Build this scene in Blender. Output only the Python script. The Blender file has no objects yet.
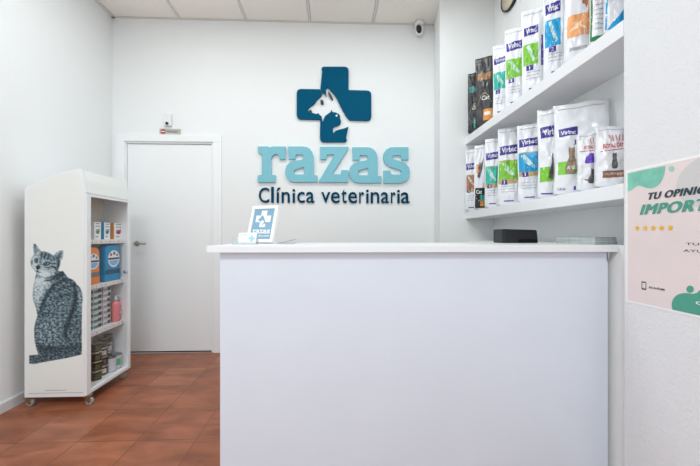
import bpy, bmesh, math, random
from mathutils import Vector, Matrix, noise
random.seed(4)
S = bpy.context.scene
COL = S.collection
# ------------------------------------------------------------------ camera, world, light, exposure
F, CX, HY, YAW, CAMZ = 314.0, 345.0, 236.0, 0.037, 1.15
cam = bpy.data.cameras.new('camera'); camo = bpy.data.objects.new('camera', cam); COL.objects.link(camo)
cam.sensor_fit = 'HORIZONTAL'; cam.sensor_width = 36.0; cam.lens = F / 700 * 36
cam.shift_x = (350 - CX) / 700; cam.shift_y = (HY - 233) / 700
cam.clip_start = 0.05
camo.location = (0, 0, CAMZ); camo.rotation_euler = (math.radians(90), 0, -YAW)
S.camera = camo
w = bpy.data.worlds.new('world'); S.world = w; w.use_nodes = True
w.node_tree.nodes['Background'].inputs[0].default_value = (0.90, 0.955, 1.0, 1)
w.node_tree.nodes['Background'].inputs[1].default_value = 0.25
def area(name, loc, rot, sx, sy, power, color):
    l = bpy.data.lights.new(name, 'AREA'); l.shape = 'RECTANGLE'; l.size = sx; l.size_y = sy; l.energy = power; l.color = color
    o = bpy.data.objects.new(name, l); o.location = loc; o.rotation_euler = rot; COL.objects.link(o); return o
area('rear_fill_light', (-0.5, -2.1, 1.6), (math.radians(90), 0, 0), 3.2, 2.6, 30, (0.88, 0.97, 1.0))  # unseen area light added behind the camera to fill the room
FILL_COL = (0.92, 0.985, 1.0)
area('ceiling_fill_light', (-0.6, -0.9, 3.25), (0, 0, 0), 1.2, 0.6, 60, FILL_COL)  # unseen light added overhead, behind the camera, as fill
area('ceiling_fill_light', (-1.15, 1.9, 3.25), (0, 0, 0), 0.6, 0.6, 12, FILL_COL)  # unseen light added to brighten the niche and pillar
area('ceiling_fill_light', (0.4, 1.9, 3.25), (0, 0, 0), 0.6, 0.6, 13.5, FILL_COL)  # second unseen light added overhead as fill
S.view_settings.view_transform = 'Standard'; S.view_settings.look = 'None'
S.view_settings.gamma = 1.0; S.view_settings.use_curve_mapping = False
S.view_settings.exposure = 0.08
# ------------------------------------------------------------------ measuring helpers (photo point -> plane of the room)
def ray(x):
    u = (x - CX) / F
    return u, (u + YAW) / (1 - YAW * u)              # X = k*Y
def dist(X, Y): return Y + YAW * X
def onY(x, y, Y):
    u, k = ray(x); X = k * Y
    return X, CAMZ - (y - HY) * dist(X, Y) / F
def onX(x, y, X):
    u, k = ray(x); Y = X / k
    return Y, CAMZ - (y - HY) * dist(X, Y) / F
# ------------------------------------------------------------------ materials
def srgb(r, g, b):
    f = lambda c: (c / 255 / 12.92) if c / 255 <= 0.04045 else ((c / 255 + 0.055) / 1.055) ** 2.4
    return (f(r), f(g), f(b), 1)
M = {}
def mat(name, rgb, rough=0.5, metal=0.0, bump=0.0, bscale=200.0, var=0.0, vscale=5.0, spec=0.5, coat=0.0):
    if name in M: return M[name]
    m = bpy.data.materials.new(name); m.use_nodes = True; nt = m.node_tree; b = nt.nodes['Principled BSDF']
    c = srgb(*rgb); b.inputs['Base Color'].default_value = c
    b.inputs['Roughness'].default_value = rough; b.inputs['Metallic'].default_value = metal
    b.inputs['Specular IOR Level'].default_value = spec; b.inputs['Coat Weight'].default_value = coat
    tc = nt.nodes.new('ShaderNodeTexCoord')
    if bump:
        n = nt.nodes.new('ShaderNodeTexNoise'); n.inputs['Scale'].default_value = bscale; n.inputs['Detail'].default_value = 4
        bp = nt.nodes.new('ShaderNodeBump'); bp.inputs['Strength'].default_value = bump; bp.inputs['Distance'].default_value = 0.004
        nt.links.new(tc.outputs['Object'], n.inputs['Vector']); nt.links.new(n.outputs['Fac'], bp.inputs['Height'])
        nt.links.new(bp.outputs['Normal'], b.inputs['Normal'])
    if var:
        n = nt.nodes.new('ShaderNodeTexNoise'); n.inputs['Scale'].default_value = vscale; n.inputs['Detail'].default_value = 3
        r = nt.nodes.new('ShaderNodeValToRGB')
        r.color_ramp.elements[0].position = 0.3; r.color_ramp.elements[1].position = 0.7
        r.color_ramp.elements[0].color = tuple(max(0, k * (1 - var)) for k in c[:3]) + (1,)
        r.color_ramp.elements[1].color = tuple(min(1, k * (1 + var)) for k in c[:3]) + (1,)
        nt.links.new(tc.outputs['Object'], n.inputs['Vector']); nt.links.new(n.outputs['Fac'], r.inputs['Fac'])
        nt.links.new(r.outputs['Color'], b.inputs['Base Color'])
    M[name] = m; return m
WALL = mat('wall_plaster', (243, 245, 245), 0.85, bump=0.25, bscale=160, spec=0.2)
PILLAR = mat('rough_plaster', (229, 230, 233), 0.85, bump=0.6, bscale=90, spec=0.2)
CEIL = mat('ceiling_tile', (252, 247, 239), 0.9, bump=0.5, bscale=260, var=0.02, vscale=60, spec=0.1)
TBAR = mat('ceiling_bar', (228, 224, 218), 0.5)
GAP_SHADE = mat('gap_shade', (44, 36, 32), 0.9)  # dark colour put in for the shade inside gaps
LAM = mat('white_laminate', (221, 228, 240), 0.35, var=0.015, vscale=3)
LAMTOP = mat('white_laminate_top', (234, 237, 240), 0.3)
DOORW = mat('door_paint', (248, 250, 251), 0.35)
SHELFW = mat('shelf_white', (238, 239, 242), 0.4)
CABW = mat('cabinet_white', (240, 241, 243), 0.3)
CABPOST = mat('cabinet_poster_white', (238, 240, 237), 0.3)
CREAM = mat('cabinet_back', (228, 218, 204), 0.6)
TEAL = mat('dark_teal', (0, 84, 116), 0.6, spec=0.06)
TEXT = mat('petrol_blue', (0, 66, 96), 0.6, spec=0.06)
AQUA = mat('aqua', (132, 196, 210), 0.5, spec=0.2)
CHROME = mat('chrome', (200, 200, 200), 0.18, 1.0)
NICKEL = mat('brushed_nickel', (168, 160, 150), 0.3, 1.0)
BRASS = mat('zinc_yellow', (176, 150, 96), 0.35, 1.0)
RUBBER = mat('grey_rubber', (150, 152, 156), 0.5)
BLACK = mat('black_plastic', (30, 31, 34), 0.35, bump=0.1, bscale=400)
BLACK2 = mat('black_gloss', (12, 12, 14), 0.15)
WPLAST = mat('white_plastic', (238, 238, 238), 0.3)
PAPER = mat('white_paper', (244, 244, 244), 0.6)
PRINTBLUE = mat('print_blue', (132, 172, 196), 0.4)
def glass_mat(name, tint, gl):
    m = bpy.data.materials.new(name); m.use_nodes = True; nt = m.node_tree; nt.nodes.clear()
    o = nt.nodes.new('ShaderNodeOutputMaterial'); mx = nt.nodes.new('ShaderNodeMixShader')
    t = nt.nodes.new('ShaderNodeBsdfTransparent'); t.inputs[0].default_value = tint
    g = nt.nodes.new('ShaderNodeBsdfGlossy'); g.inputs['Roughness'].default_value = 0.03
    mx.inputs[0].default_value = gl
    nt.links.new(t.outputs[0], mx.inputs[1]); nt.links.new(g.outputs[0], mx.inputs[2]); nt.links.new(mx.outputs[0], o.inputs[0])
    return m
GLASS = glass_mat('clear_glass', (0.98, 0.985, 0.985, 1), 0.025)
ACRYL = glass_mat('clear_acrylic', (0.93, 0.95, 0.96, 1), 0.22)
# terracotta floor: square tiles with thin grout
TILE, TX, TY = 0.3275, -1.757, 1.806
def floor_mat():
    m = bpy.data.materials.new('terracotta_tiles'); m.use_nodes = True; nt = m.node_tree; b = nt.nodes['Principled BSDF']; L = nt.links
    tc = nt.nodes.new('ShaderNodeTexCoord'); mp = nt.nodes.new('ShaderNodeMapping'); mp.inputs['Location'].default_value = (-TX + TILE * 10, -TY + TILE * 20, 0)
    L.new(tc.outputs['Object'], mp.inputs['Vector'])
    def mth(op, a, b=None):
        q = nt.nodes.new('ShaderNodeMath'); q.operation = op
        for k, v in enumerate((a, b)):
            if v is None: continue
            if isinstance(v, (int, float)): q.inputs[k].default_value = v
            else: L.new(v, q.inputs[k])
        return q.outputs[0]
    sp = nt.nodes.new('ShaderNodeSeparateXYZ'); L.new(mp.outputs['Vector'], sp.inputs[0])
    qx = mth('DIVIDE', sp.outputs[0], TILE); qy = mth('DIVIDE', sp.outputs[1], TILE)
    ex = mth('PINGPONG', qx, 0.5); ey = mth('PINGPONG', qy, 0.5)
    ed = mth('MINIMUM', ex, ey)
    gr = nt.nodes.new('ShaderNodeMapRange'); gr.inputs['From Min'].default_value = 0.005; gr.inputs['From Max'].default_value = 0.010
    gr.inputs['To Min'].default_value = 1; gr.inputs['To Max'].default_value = 0; L.new(ed, gr.inputs['Value'])
    cb_ = nt.nodes.new('ShaderNodeCombineXYZ'); L.new(mth('FLOOR', qx), cb_.inputs[0]); L.new(mth('FLOOR', qy), cb_.inputs[1])
    wn = nt.nodes.new('ShaderNodeTexWhiteNoise'); wn.noise_dimensions = '2D'; L.new(cb_.outputs[0], wn.inputs['Vector'])
    tm = nt.nodes.new('ShaderNodeMix'); tm.data_type = 'RGBA'; L.new(wn.outputs['Value'], tm.inputs['Factor'])
    tm.inputs['A'].default_value = srgb(170, 108, 78); tm.inputs['B'].default_value = srgb(154, 92, 63)
    n = nt.nodes.new('ShaderNodeTexNoise'); n.inputs['Scale'].default_value = 5.5; n.inputs['Detail'].default_value = 5; n.inputs['Distortion'].default_value = 0.8
    mp2 = nt.nodes.new('ShaderNodeMapping'); mp2.inputs['Scale'].default_value = (0.6, 1.6, 1)
    L.new(tc.outputs['Object'], mp2.inputs['Vector']); L.new(mp2.outputs['Vector'], n.inputs['Vector'])
    r = nt.nodes.new('ShaderNodeValToRGB'); r.color_ramp.elements[0].position = 0.32; r.color_ramp.elements[1].position = 0.7
    r.color_ramp.elements[0].color = (0.66, 0.60, 0.56, 1); r.color_ramp.elements[1].color = (1.18, 1.16, 1.2, 1)
    L.new(n.outputs['Fac'], r.inputs['Fac'])
    mul = nt.nodes.new('ShaderNodeMix'); mul.data_type = 'RGBA'; mul.blend_type = 'MULTIPLY'; mul.inputs['Factor'].default_value = 1
    L.new(tm.outputs['Result'], mul.inputs['A']); L.new(r.outputs['Color'], mul.inputs['B'])
    gm = nt.nodes.new('ShaderNodeMix'); gm.data_type = 'RGBA'; L.new(gr.outputs['Result'], gm.inputs['Factor']); L.new(mul.outputs['Result'], gm.inputs['A'])
    gm.inputs['B'].default_value = srgb(112, 74, 58); L.new(gm.outputs['Result'], b.inputs['Base Color'])
    rr = nt.nodes.new('ShaderNodeMapRange'); rr.inputs['To Min'].default_value = 0.22; rr.inputs['To Max'].default_value = 0.42
    L.new(n.outputs['Fac'], rr.inputs['Value']); L.new(rr.outputs['Result'], b.inputs['Roughness'])
    bp = nt.nodes.new('ShaderNodeBump'); bp.invert = True; bp.inputs['Strength'].default_value = 0.35; bp.inputs['Distance'].default_value = 0.002
    L.new(gr.outputs['Result'], bp.inputs['Height']); L.new(bp.outputs['Normal'], b.inputs['Normal'])
    b.inputs['Specular IOR Level'].default_value = 0.4
    return m
# ------------------------------------------------------------------ mesh helpers
def new_obj(name, me, parent=None, **kw):
    o = bpy.data.objects.new(name, me); COL.objects.link(o)
    if parent is not None: o.parent = parent
    for k, v in kw.items(): o[k] = v
    return o
def fin(name, bm, m, parent=None, smooth=False, **kw):
    bmesh.ops.recalc_face_normals(bm, faces=bm.faces[:])
    me = bpy.data.meshes.new(name); bm.to_mesh(me); bm.free()
    for mm in (m if isinstance(m, (list, tuple)) else [m]): me.materials.append(mm)
    if smooth:
        for p in me.polygons: p.use_smooth = True
    return new_obj(name, me, parent, **kw)
def box(bm, x0, x1, y0, y1, z0, z1, bev=0.0, mi=0, seg=2):
    t = bmesh.new()
    bmesh.ops.create_cube(t, size=1)
    for v in t.verts: v.co = Vector(((x0 + x1) / 2 + v.co.x * (x1 - x0), (y0 + y1) / 2 + v.co.y * (y1 - y0), (z0 + z1) / 2 + v.co.z * (z1 - z0)))
    if bev: bmesh.ops.bevel(t, geom=t.edges[:], offset=bev, segments=seg, affect='EDGES', profile=0.5)
    for f in t.faces: f.material_index = mi
    merge(bm, t)
def merge(bm, t, mtx=None):
    if mtx is not None: t.transform(mtx)
    me = bpy.data.meshes.new('tmp'); t.to_mesh(me); t.free(); bm.from_mesh(me); bpy.data.meshes.remove(me)
def boxo(name, dims, m, parent=None, bev=0.0, **kw):
    bm = bmesh.new(); box(bm, *dims, bev=bev); return fin(name, bm, m, parent, **kw)
def lathe(bm, prof, n=24, mtx=None, mi=0):
    t = bmesh.new(); rings = []
    for r, z in prof:
        if r < 1e-6: rings.append([t.verts.new((0, 0, z))])
        else: rings.append([t.verts.new((r * math.cos(2 * math.pi * i / n), r * math.sin(2 * math.pi * i / n), z)) for i in range(n)])
    for a, b in zip(rings, rings[1:]):
        for i in range(n):
            j = (i + 1) % n
            if len(a) == 1 and len(b) == 1: continue
            if len(a) == 1: f = t.faces.new((a[0], b[i], b[j]))
            elif len(b) == 1: f = t.faces.new((a[i], b[0], a[j]))
            else: f = t.faces.new((a[i], b[i], b[j], a[j]))
            f.material_index = mi; f.smooth = True
    for e, flip in ((rings[0], 1), (rings[-1], 0)):
        if len(e) > 1:
            f = t.faces.new(e); f.material_index = mi
    merge(bm, t, mtx)
def tube(bm, pts, r, n=10, mi=0):
    pts = [Vector(p) for p in pts]; rings = []; t = bmesh.new()
    for i, p in enumerate(pts):
        d = (pts[min(i + 1, len(pts) - 1)] - pts[max(i - 1, 0)]).normalized()
        a = d.cross(Vector((0, 0, 1))) if abs(d.z) < 0.9 else d.cross(Vector((1, 0, 0)))
        a.normalize(); b = d.cross(a)
        rings.append([t.verts.new(p + r * (math.cos(2 * math.pi * k / n) * a + math.sin(2 * math.pi * k / n) * b)) for k in range(n)])
    for a, b in zip(rings, rings[1:]):
        for i in range(n):
            f = t.faces.new((a[i], a[(i + 1) % n], b[(i + 1) % n], b[i])); f.smooth = True; f.material_index = mi
    t.faces.new(rings[0]); t.faces.new(rings[-1])
    merge(bm, t)
def empty(name, loc, rz=0, **kw):
    o = bpy.data.objects.new(name, None); o.empty_display_size = 0.05; o.location = loc; o.rotation_euler = (0, 0, rz); COL.objects.link(o)
    for k, v in kw.items(): o[k] = v
    return o
def struct(o): o['kind'] = 'structure'; return o
def prism(bm, pts, axis, a0, a1, mi=0):
    """pts are (p,q); axis 'y': (X,z) extruded along Y; axis 'x': (Y,z) extruded along X; axis 'z': (X,Y)."""
    t = bmesh.new()
    mk = {'y': lambda p, q, a: (p, a, q), 'x': lambda p, q, a: (a, p, q), 'z': lambda p, q, a: (p, q, a)}[axis]
    A = [t.verts.new(mk(p, q, a0)) for p, q in pts]; B = [t.verts.new(mk(p, q, a1)) for p, q in pts]
    t.faces.new(A); t.faces.new(B[::-1])
    for i in range(len(pts)):
        j = (i + 1) % len(pts); t.faces.new((A[i], B[i], B[j], A[j]))
    for f in t.faces: f.material_index = mi
    merge(bm, t)
def curve_data(outlines, extrude, bevel=0.0):
    """closed outlines (holes too) in a plane -> (verts, faces) of a solid, z from 0 to 2*extrude"""
    cu = bpy.data.curves.new('tmp', 'CURVE'); cu.dimensions = '2D'; cu.fill_mode = 'BOTH' if extrude else 'FRONT'
    cu.extrude = max(0, extrude - bevel); cu.bevel_depth = bevel; cu.bevel_resolution = 1; cu.offset = -bevel
    for pts in outlines:
        sp = cu.splines.new('POLY'); sp.points.add(len(pts) - 1); sp.use_cyclic_u = True
        for i, p in enumerate(pts): sp.points[i].co = (p[0], p[1], 0, 1)
    return _eval(cu, extrude)
def _eval(cu, lift):
    o = bpy.data.objects.new('tmp', cu); COL.objects.link(o)
    dg = bpy.context.evaluated_depsgraph_get(); dg.update()
    me = o.evaluated_get(dg).to_mesh()
    vs = [(v.co.x, v.co.y, v.co.z + lift) for v in me.vertices]; fs = [tuple(p.vertices) for p in me.polygons]
    o.evaluated_get(dg).to_mesh_clear(); bpy.data.objects.remove(o); bpy.data.curves.remove(cu)
    return vs, fs
_tc = {}
def text_data(s, extrude=0.0, offset=0.0, shear=0.0, space=1.0):
    k = (s, extrude, offset, shear, space)
    if k not in _tc:
        cu = bpy.data.curves.new('tmp', 'FONT'); cu.body = s; cu.extrude = extrude; cu.offset = offset; cu.shear = shear; cu.space_character = space
        cu.resolution_u = 3; cu.fill_mode = 'BOTH' if extrude else 'FRONT'
        _tc[k] = _eval(cu, extrude)
    return _tc[k]
def fit(data, x0, x1, y0, y1=None):
    """scale flat data to the box; when y1 is None keep the aspect"""
    vs, fs = data
    ax0 = min(v[0] for v in vs); ax1 = max(v[0] for v in vs); ay0 = min(v[1] for v in vs); ay1 = max(v[1] for v in vs)
    sx = (x1 - x0) / (ax1 - ax0); sy = sx if y1 is None else (y1 - y0) / (ay1 - ay0)
    return [(x0 + (v[0] - ax0) * sx, y0 + (v[1] - ay0) * sy, v[2]) for v in vs], fs
def put(bm, data, fn, mi=0):
    vs, fs = data; t = [bm.verts.new(fn(*v)) for v in vs]
    for f in fs:
        try: q = bm.faces.new([t[i] for i in f]); q.material_index = mi
        except ValueError: pass
def smooth_poly(pts, it=1, keep=()):
    """Chaikin corner cutting, keeping the corners whose index is in keep"""
    for k in range(it):
        out = []; nk = set(); n = len(pts)
        for i, p in enumerate(pts):
            a = pts[i - 1]; b = pts[(i + 1) % n]
            if i in keep: nk.add(len(out)); out.append(p)
            else:
                out.append((p[0] * .75 + a[0] * .25, p[1] * .75 + a[1] * .25)); out.append((p[0] * .75 + b[0] * .25, p[1] * .75 + b[1] * .25))
        pts = out; keep = nk
    return pts
def rounded(pts, rad, n=5):
    out = []
    for i, p in enumerate(pts):
        r = rad[i] if isinstance(rad, (list, tuple)) else rad
        if not r: out.append(p); continue
        P = Vector(p); a = (Vector(pts[i - 1]) - P).normalized(); b = (Vector(pts[(i + 1) % len(pts)]) - P).normalized()
        for k in range(n + 1):
            t = k / n; out.append(tuple(P + a * r * (1 - t) ** 2 + b * r * t ** 2))
    return out
def ellipse(cx, cy, rx, ry, n=28): return [(cx + rx * math.cos(2 * math.pi * i / n), cy + ry * math.sin(2 * math.pi * i / n)) for i in range(n)]

# ------------------------------------------------------------------ the room
XL, YB, ZC = -2.158, 3.15, 3.283
XR, YP, XN, YF = 1.187, 1.244, 1.449, 2.78        # right wall face, its far end, niche back, far wall of the niche
struct(boxo('floor', (XL, XN, -2.2, YB, -0.08, 0), floor_mat()))
struct(boxo('wall_left', (XL - 0.1, XL, -2.2, YB + 0.1, -0.08, ZC + 0.1), WALL))
# back wall with the door opening left free
dx0 = onY(125.5, 240, YB)[0]; dx1 = onY(213.8, 240, YB)[0]; dz1 = onY(170, 142, YB)[1]
bm = bmesh.new()
box(bm, XL, dx0, YB, YB + 0.12, -0.08, ZC + 0.1); box(bm, dx1, 1.02, YB, YB + 0.12, -0.08, ZC + 0.1)
box(bm, dx0, dx1, YB, YB + 0.12, dz1, ZC + 0.1)
struct(fin('wall_back', bm, WALL))
bm = bmesh.new()
prism(bm, [(1.02, YB + 0.12), (1.02, YB), (0.955, YF), (XN + 0.1, YF), (XN + 0.1, YB + 0.12)], 'z', -0.08, ZC + 0.1)
struct(fin('wall_right_far', bm, WALL))
struct(boxo('wall_right_niche', (XN, XN + 0.1, YP, YF, -0.08, ZC + 0.1), WALL))
struct(boxo('wall_right_low', (1.224, XN, YP, YF, -0.08, 1.11), WALL))
bm = bmesh.new()
box(bm, XR, XN + 0.1, -2.2, YP, -0.08, ZC + 0.1, bev=0.006)
struct(fin('wall_right', bm, PILLAR))
# suspended ceiling: backing sheet coloured dark for the shade in the gaps, panels with gaps, bars
GX = [-1.505, -0.862, -0.234, 0.397, 1.03]; P0 = 0.63
bm = bmesh.new()
box(bm, XL, XN, -2.2, YB, ZC + 0.02, ZC + 0.04, mi=1)
xs = [XL + 0.03] + GX + [XN]; ys = [YB - 0.02 - P0 * i for i in range(9)]
for a, b in zip(xs, xs[1:]):
    for y1, y0 in zip(ys, ys[1:]):
        y0 = max(y0, -2.2)
        ca = 0.014 if a != xs[0] else 0.004
        box(bm, a + ca, b - 0.014, y0 + 0.014, y1 - (0.004 if y1 == ys[0] else 0.014), ZC, ZC + 0.015, mi=0)
struct(fin('ceiling', bm, [CEIL, GAP_SHADE]))
bm = bmesh.new()
for x in GX: box(bm, x - 0.0105, x + 0.0105, -2.2, YB - 0.02, ZC - 0.002, ZC + 0.008)
for y in ys[1:]: box(bm, XL, XN, y - 0.0105, y + 0.0105, ZC - 0.0015, ZC + 0.007)
struct(fin('trim_1', bm, TBAR))
bm = bmesh.new()
box(bm, XL, 1.02, YB - 0.02, YB, ZC - 0.004, ZC + 0.01); box(bm, XL, XL + 0.03, -2.2, YB, ZC - 0.004, ZC + 0.01)
struct(fin('trim_2', bm, TBAR))
# skirting
bm = bmesh.new(); prism(bm, [(XL, 0), (XL + 0.014, 0), (XL + 0.014, 0.062), (XL + 0.008, 0.07), (XL, 0.07)], 'y', -2.2, YB)
struct(fin('baseboard_left', bm, mat('skirting_grey', (222, 224, 224), 0.4)))
cx1 = onY(222, 240, YB)[0]
struct(boxo('baseboard_back', (cx1, 1.02, YB - 0.012, YB, 0, 0.07), DOORW, bev=0.002))
# door
dr = empty('door_1', ((dx0 + dx1) / 2, YB, 0), kind='structure')
def dl(x): return x - (dx0 + dx1) / 2
co0 = onY(116.5, 240, YB)[0]; co_top = onY(170, 135, YB)[1]
bm = bmesh.new()
for (a, b, c, d) in ((co0, dx0, 0, dz1), (dx1, cx1, 0, dz1), (co0, cx1, dz1, co_top)):
    box(bm, dl(a), dl(b), -0.018, 0.0, c, d, bev=0.003)
fin('casing', bm, DOORW, dr)
bm = bmesh.new()
jx0, jx1 = onY(128.5, 240, YB + .03)[0], onY(212.8, 240, YB + .03)[0]; jz = onY(170, 144.5, YB + .03)[1]
box(bm, dl(dx0), dl(jx0), 0, 0.12, 0, dz1); box(bm, dl(jx1), dl(dx1), 0, 0.12, 0, dz1); box(bm, dl(jx0), dl(jx1), 0, 0.12, jz, dz1)
fin('door_frame', bm, DOORW, dr)
boxo('door_leaf', (dl(jx0) + 0.003, dl(jx1) - 0.003, 0.012, 0.052, 0.014, jz - 0.004), DOORW, dr, bev=0.002)
boxo('threshold_gap', (dl(jx0), dl(jx1), 0.02, 0.11, 0.0, 0.006), GAP_SHADE, dr)  # dark strip standing in for the shade under the leaf
hx, hz = onY(136.3, 243.5, YB)
bm = bmesh.new()
lathe(bm, [(0.026, 0), (0.026, 0.006), (0.022, 0.009), (0.0, 0.009)], 24, Matrix.Translation((dl(hx), 0.012, hz)) @ Matrix.Rotation(math.radians(90), 4, 'X'))
tube(bm, [(dl(hx), 0.01, hz), (dl(hx), -0.035, hz), (dl(hx) + 0.012, -0.045, hz), (dl(hx) + 0.06, -0.047, hz), (dl(hx) + 0.115, -0.045, hz - 0.001)], 0.0085, 12)
fin('door_handle', bm, NICKEL, dr)
# ------------------------------------------------------------------ reception counter
CY, CZ = 1.30, 1.11
cxl = ray(206.6)[1] * CY; cxr = ray(618)[1] * CY; byl = ray(220)[1] * 1.33; byr = ray(608)[1] * 1.33
ct = empty('reception_counter', (0, CY, 0), label='white laminate reception counter with overhanging top filling the room\'s right half', category='counter')
boxo('counter_top', (cxl, cxr, 0, 0.60, CZ - 0.0285, CZ), LAMTOP, ct, bev=0.0015)
boxo('front_panel', (byl, byr, 0.03, 0.05, 0, CZ - 0.0285), LAM, ct, bev=0.001)
boxo('side_panel', (byl, byl + 0.02, 0.05, 0.56, 0, CZ - 0.0285), LAM, ct)
boxo('side_panel', (byr - 0.02, byr, 0.05, 0.56, 0, CZ - 0.0285), LAM, ct)
boxo('work_surface', (byl + 0.02, byr - 0.02, 0.05, 0.55, 0.72, 0.745), LAMTOP, ct)
bm = bmesh.new(); prism(bm, [(cxr - 0.022, CZ - 0.0285), (cxr - 0.004, CZ - 0.0285), (cxr - 0.022, CZ - 0.075)], 'y', 0.03, 0.05)
fin('end_bracket', bm, LAMTOP, ct)
# ------------------------------------------------------------------ wall shelves in the niche
SU, SL_ = (1.970, 2.036), (1.303, 1.366)
for (z0, z1), lb in ((SU, 'upper thick white shelf in the wall niche beside the pillar'), (SL_, 'lower thick white shelf in the wall niche above the counter')):
    o = boxo('wall_shelf', (XR, XN, YP, YF, z0, z1), SHELFW, bev=0.002); o['label'] = lb; o['category'] = 'shelf'; o['group'] = 'thick white shelves in the niche'
# ------------------------------------------------------------------ wall sign: cross, letters
def wallfn(off=0.0, Y=YB): return lambda x, y, z: (x, Y - off - z, y)
def pxY(pts, ox, oy, sc, Y): return [onY(ox + x / sc, oy + y / sc, Y) for x, y in pts]
def thing_from(name, data, m, Y, off, label, cat, group=None, bev=0):
    vs, fs = data
    cx = sum(v[0] for v in vs) / len(vs); z0 = min(v[1] for v in vs)
    bm = bmesh.new(); put(bm, data, lambda x, y, z: (x - cx, -off - z, y - z0))
    o = fin(name, bm, m); o.location = (cx, Y, z0); o['label'] = label; o['category'] = cat
    if group: o['group'] = group
    return o
SIGN_T = 0.012
CR, OX, OY, SC = [], 285, 60.9, 5.18
# plate A: top arm and right arm, cut along the dog's back and ears
A_ = rounded([(183, 37), (329, 37), (329, 157), (446, 160), (446, 314), (333, 311)], [22, 22, 4, 24, 24, 0])
A_ += [(316, 290), (300, 262), (284, 232), (272, 205), (256, 180), (236, 158), (222, 140), (213, 150), (213, 172), (215, 190), (207, 176), (198, 168), (192, 178), (190, 165), (184, 150)]
# plate B: left arm and bottom arm, cut along the dog's face, jaw and the cat's head
B_ = rounded([(182, 153), (62, 151), (62, 306), (183, 308), (181, 424), (327, 424)], [0, 24, 24, 4, 24, 24])
B_ += [(328, 345), (306, 354), (280, 360), (263, 366), (250, 379), (248, 352), (256, 344), (275, 338), (286, 332), (290, 318), (284, 298), (286, 290), (278, 280), (262, 272), (246, 270), (241, 258),
       (236, 270), (222, 280), (208, 290), (202, 304), (196, 320), (192, 306), (190, 292), (180, 284), (174, 276), (162, 280), (148, 276), (132, 272), (121, 262), (120, 252), (134, 240), (152, 228), (164, 210), (180, 194), (190, 186), (190, 172)]
sgn = empty('cross_emblem', (0, YB, 0), label='dark teal cross emblem with dog and cat profile cut out, above the letters', category='wall emblem')
c0 = onY(285 + 254 / 5.18, 60 + 230 / 5.18, YB); sgn.location = (c0[0], YB, c0[1])
dat = curve_data([pxY(A_, OX, OY, SC, YB), pxY(B_, OX, OY, SC, YB)], SIGN_T, 0.0012)
bm = bmesh.new(); put(bm, dat, lambda x, y, z: (x - c0[0], -z - 0.001, y - c0[1])); fin('cross_plate', bm, TEAL, sgn)
for nm_, pts in zip(('dog_eye', 'dog_nose', 'ear_inset'), ([(183, 208), (196, 207), (202, 222), (196, 232), (185, 226)], [(124, 262), (130, 258), (141, 264), (140, 270), (132, 272)], [(224, 160), (232, 172), (242, 186), (250, 204), (246, 208), (234, 196), (226, 178)])):
    bm = bmesh.new(); put(bm, curve_data([pxY(smooth_poly(pts), OX, OY, SC, YB)], SIGN_T), lambda x, y, z: (x - c0[0], -z - 0.001, y - c0[1])); fin(nm_, bm, mat('navy', (22, 34, 48), 0.4), sgn)
bm = bmesh.new(); put(bm, curve_data([pxY(ellipse(267, 289, 5, 5, 12), OX, OY, SC, YB)], 0.001), lambda x, y, z: (x - c0[0], -z - 0.001 - 2 * SIGN_T, y - c0[1])); fin('cat_eye', bm, PAPER, sgn)
G10 = 10.585
r_ = [(35, 45), (140, 45), (162, 55), (190, 45), (328, 45), (328, 178), (265, 178), (248, 128), (220, 126), (195, 137), (178, 165), (174, 200), (178, 335), (185, 345), (220, 345), (220, 420), (35, 420), (35, 350), (78, 340), (78, 122), (40, 110)]
a_o = [(355, 45), (510, 45), (548, 50), (580, 68), (607, 102), (622, 150), (624, 345), (655, 348), (662, 356), (662, 418), (410, 418), (370, 405), (340, 375), (324, 330), (324, 285), (338, 245), (370, 214), (430, 194), (500, 183), (516, 172), (520, 152), (508, 130), (436, 130), (430, 178), (360, 178)]
a_h = [(522, 262), (450, 280), (420, 296), (413, 315), (420, 334), (432, 338), (522, 338)]
z_ = [(55, 48), (355, 48), (352, 66), (182, 335), (265, 338), (272, 330), (278, 292), (345, 292), (352, 300), (352, 420), (42, 420), (44, 405), (205, 130), (130, 130), (122, 180), (55, 180)]
s_ = [(665, 52), (665, 185), (595, 185), (588, 150), (578, 138), (515, 138), (496, 148), (496, 164), (515, 182), (590, 200), (640, 225), (672, 265), (682, 315), (672, 370), (640, 410), (590, 429), (405, 430), (405, 297), (470, 297), (480, 320), (492, 338), (575, 338), (590, 325), (590, 302), (560, 285), (500, 270), (450, 248), (415, 215), (398, 165), (405, 115), (435, 75), (475, 55), (520, 52)]
def offs(p, dx, dy): return [(x + dx, y + dy) for x, y in p]
GLY = [('r', [offs(r_, 0, 0)], 255), ('a', [a_o, a_h], 255), ('z', [z_], 315), ('a', [offs(a_o, 673, 8), offs(a_h, 673, 8)], 255), ('s', [s_], 345)]
big_lab = ['big light blue slab-serif letter r starting the sign', 'big light blue letter a between the r and the z', 'big light blue letter z below the cross emblem', 'big light blue letter a between the z and the s', 'big light blue letter s ending the sign']
for (ch, outs, ox), lb in zip(GLY, big_lab):
    pl = [pxY(p, ox, 143, G10, YB) for p in outs]
    thing_from('wall_letter', curve_data(pl, 0.013, 0.001), AQUA, YB, 0.001, lb, 'letter', 'big light blue letters of the wall sign')
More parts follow.
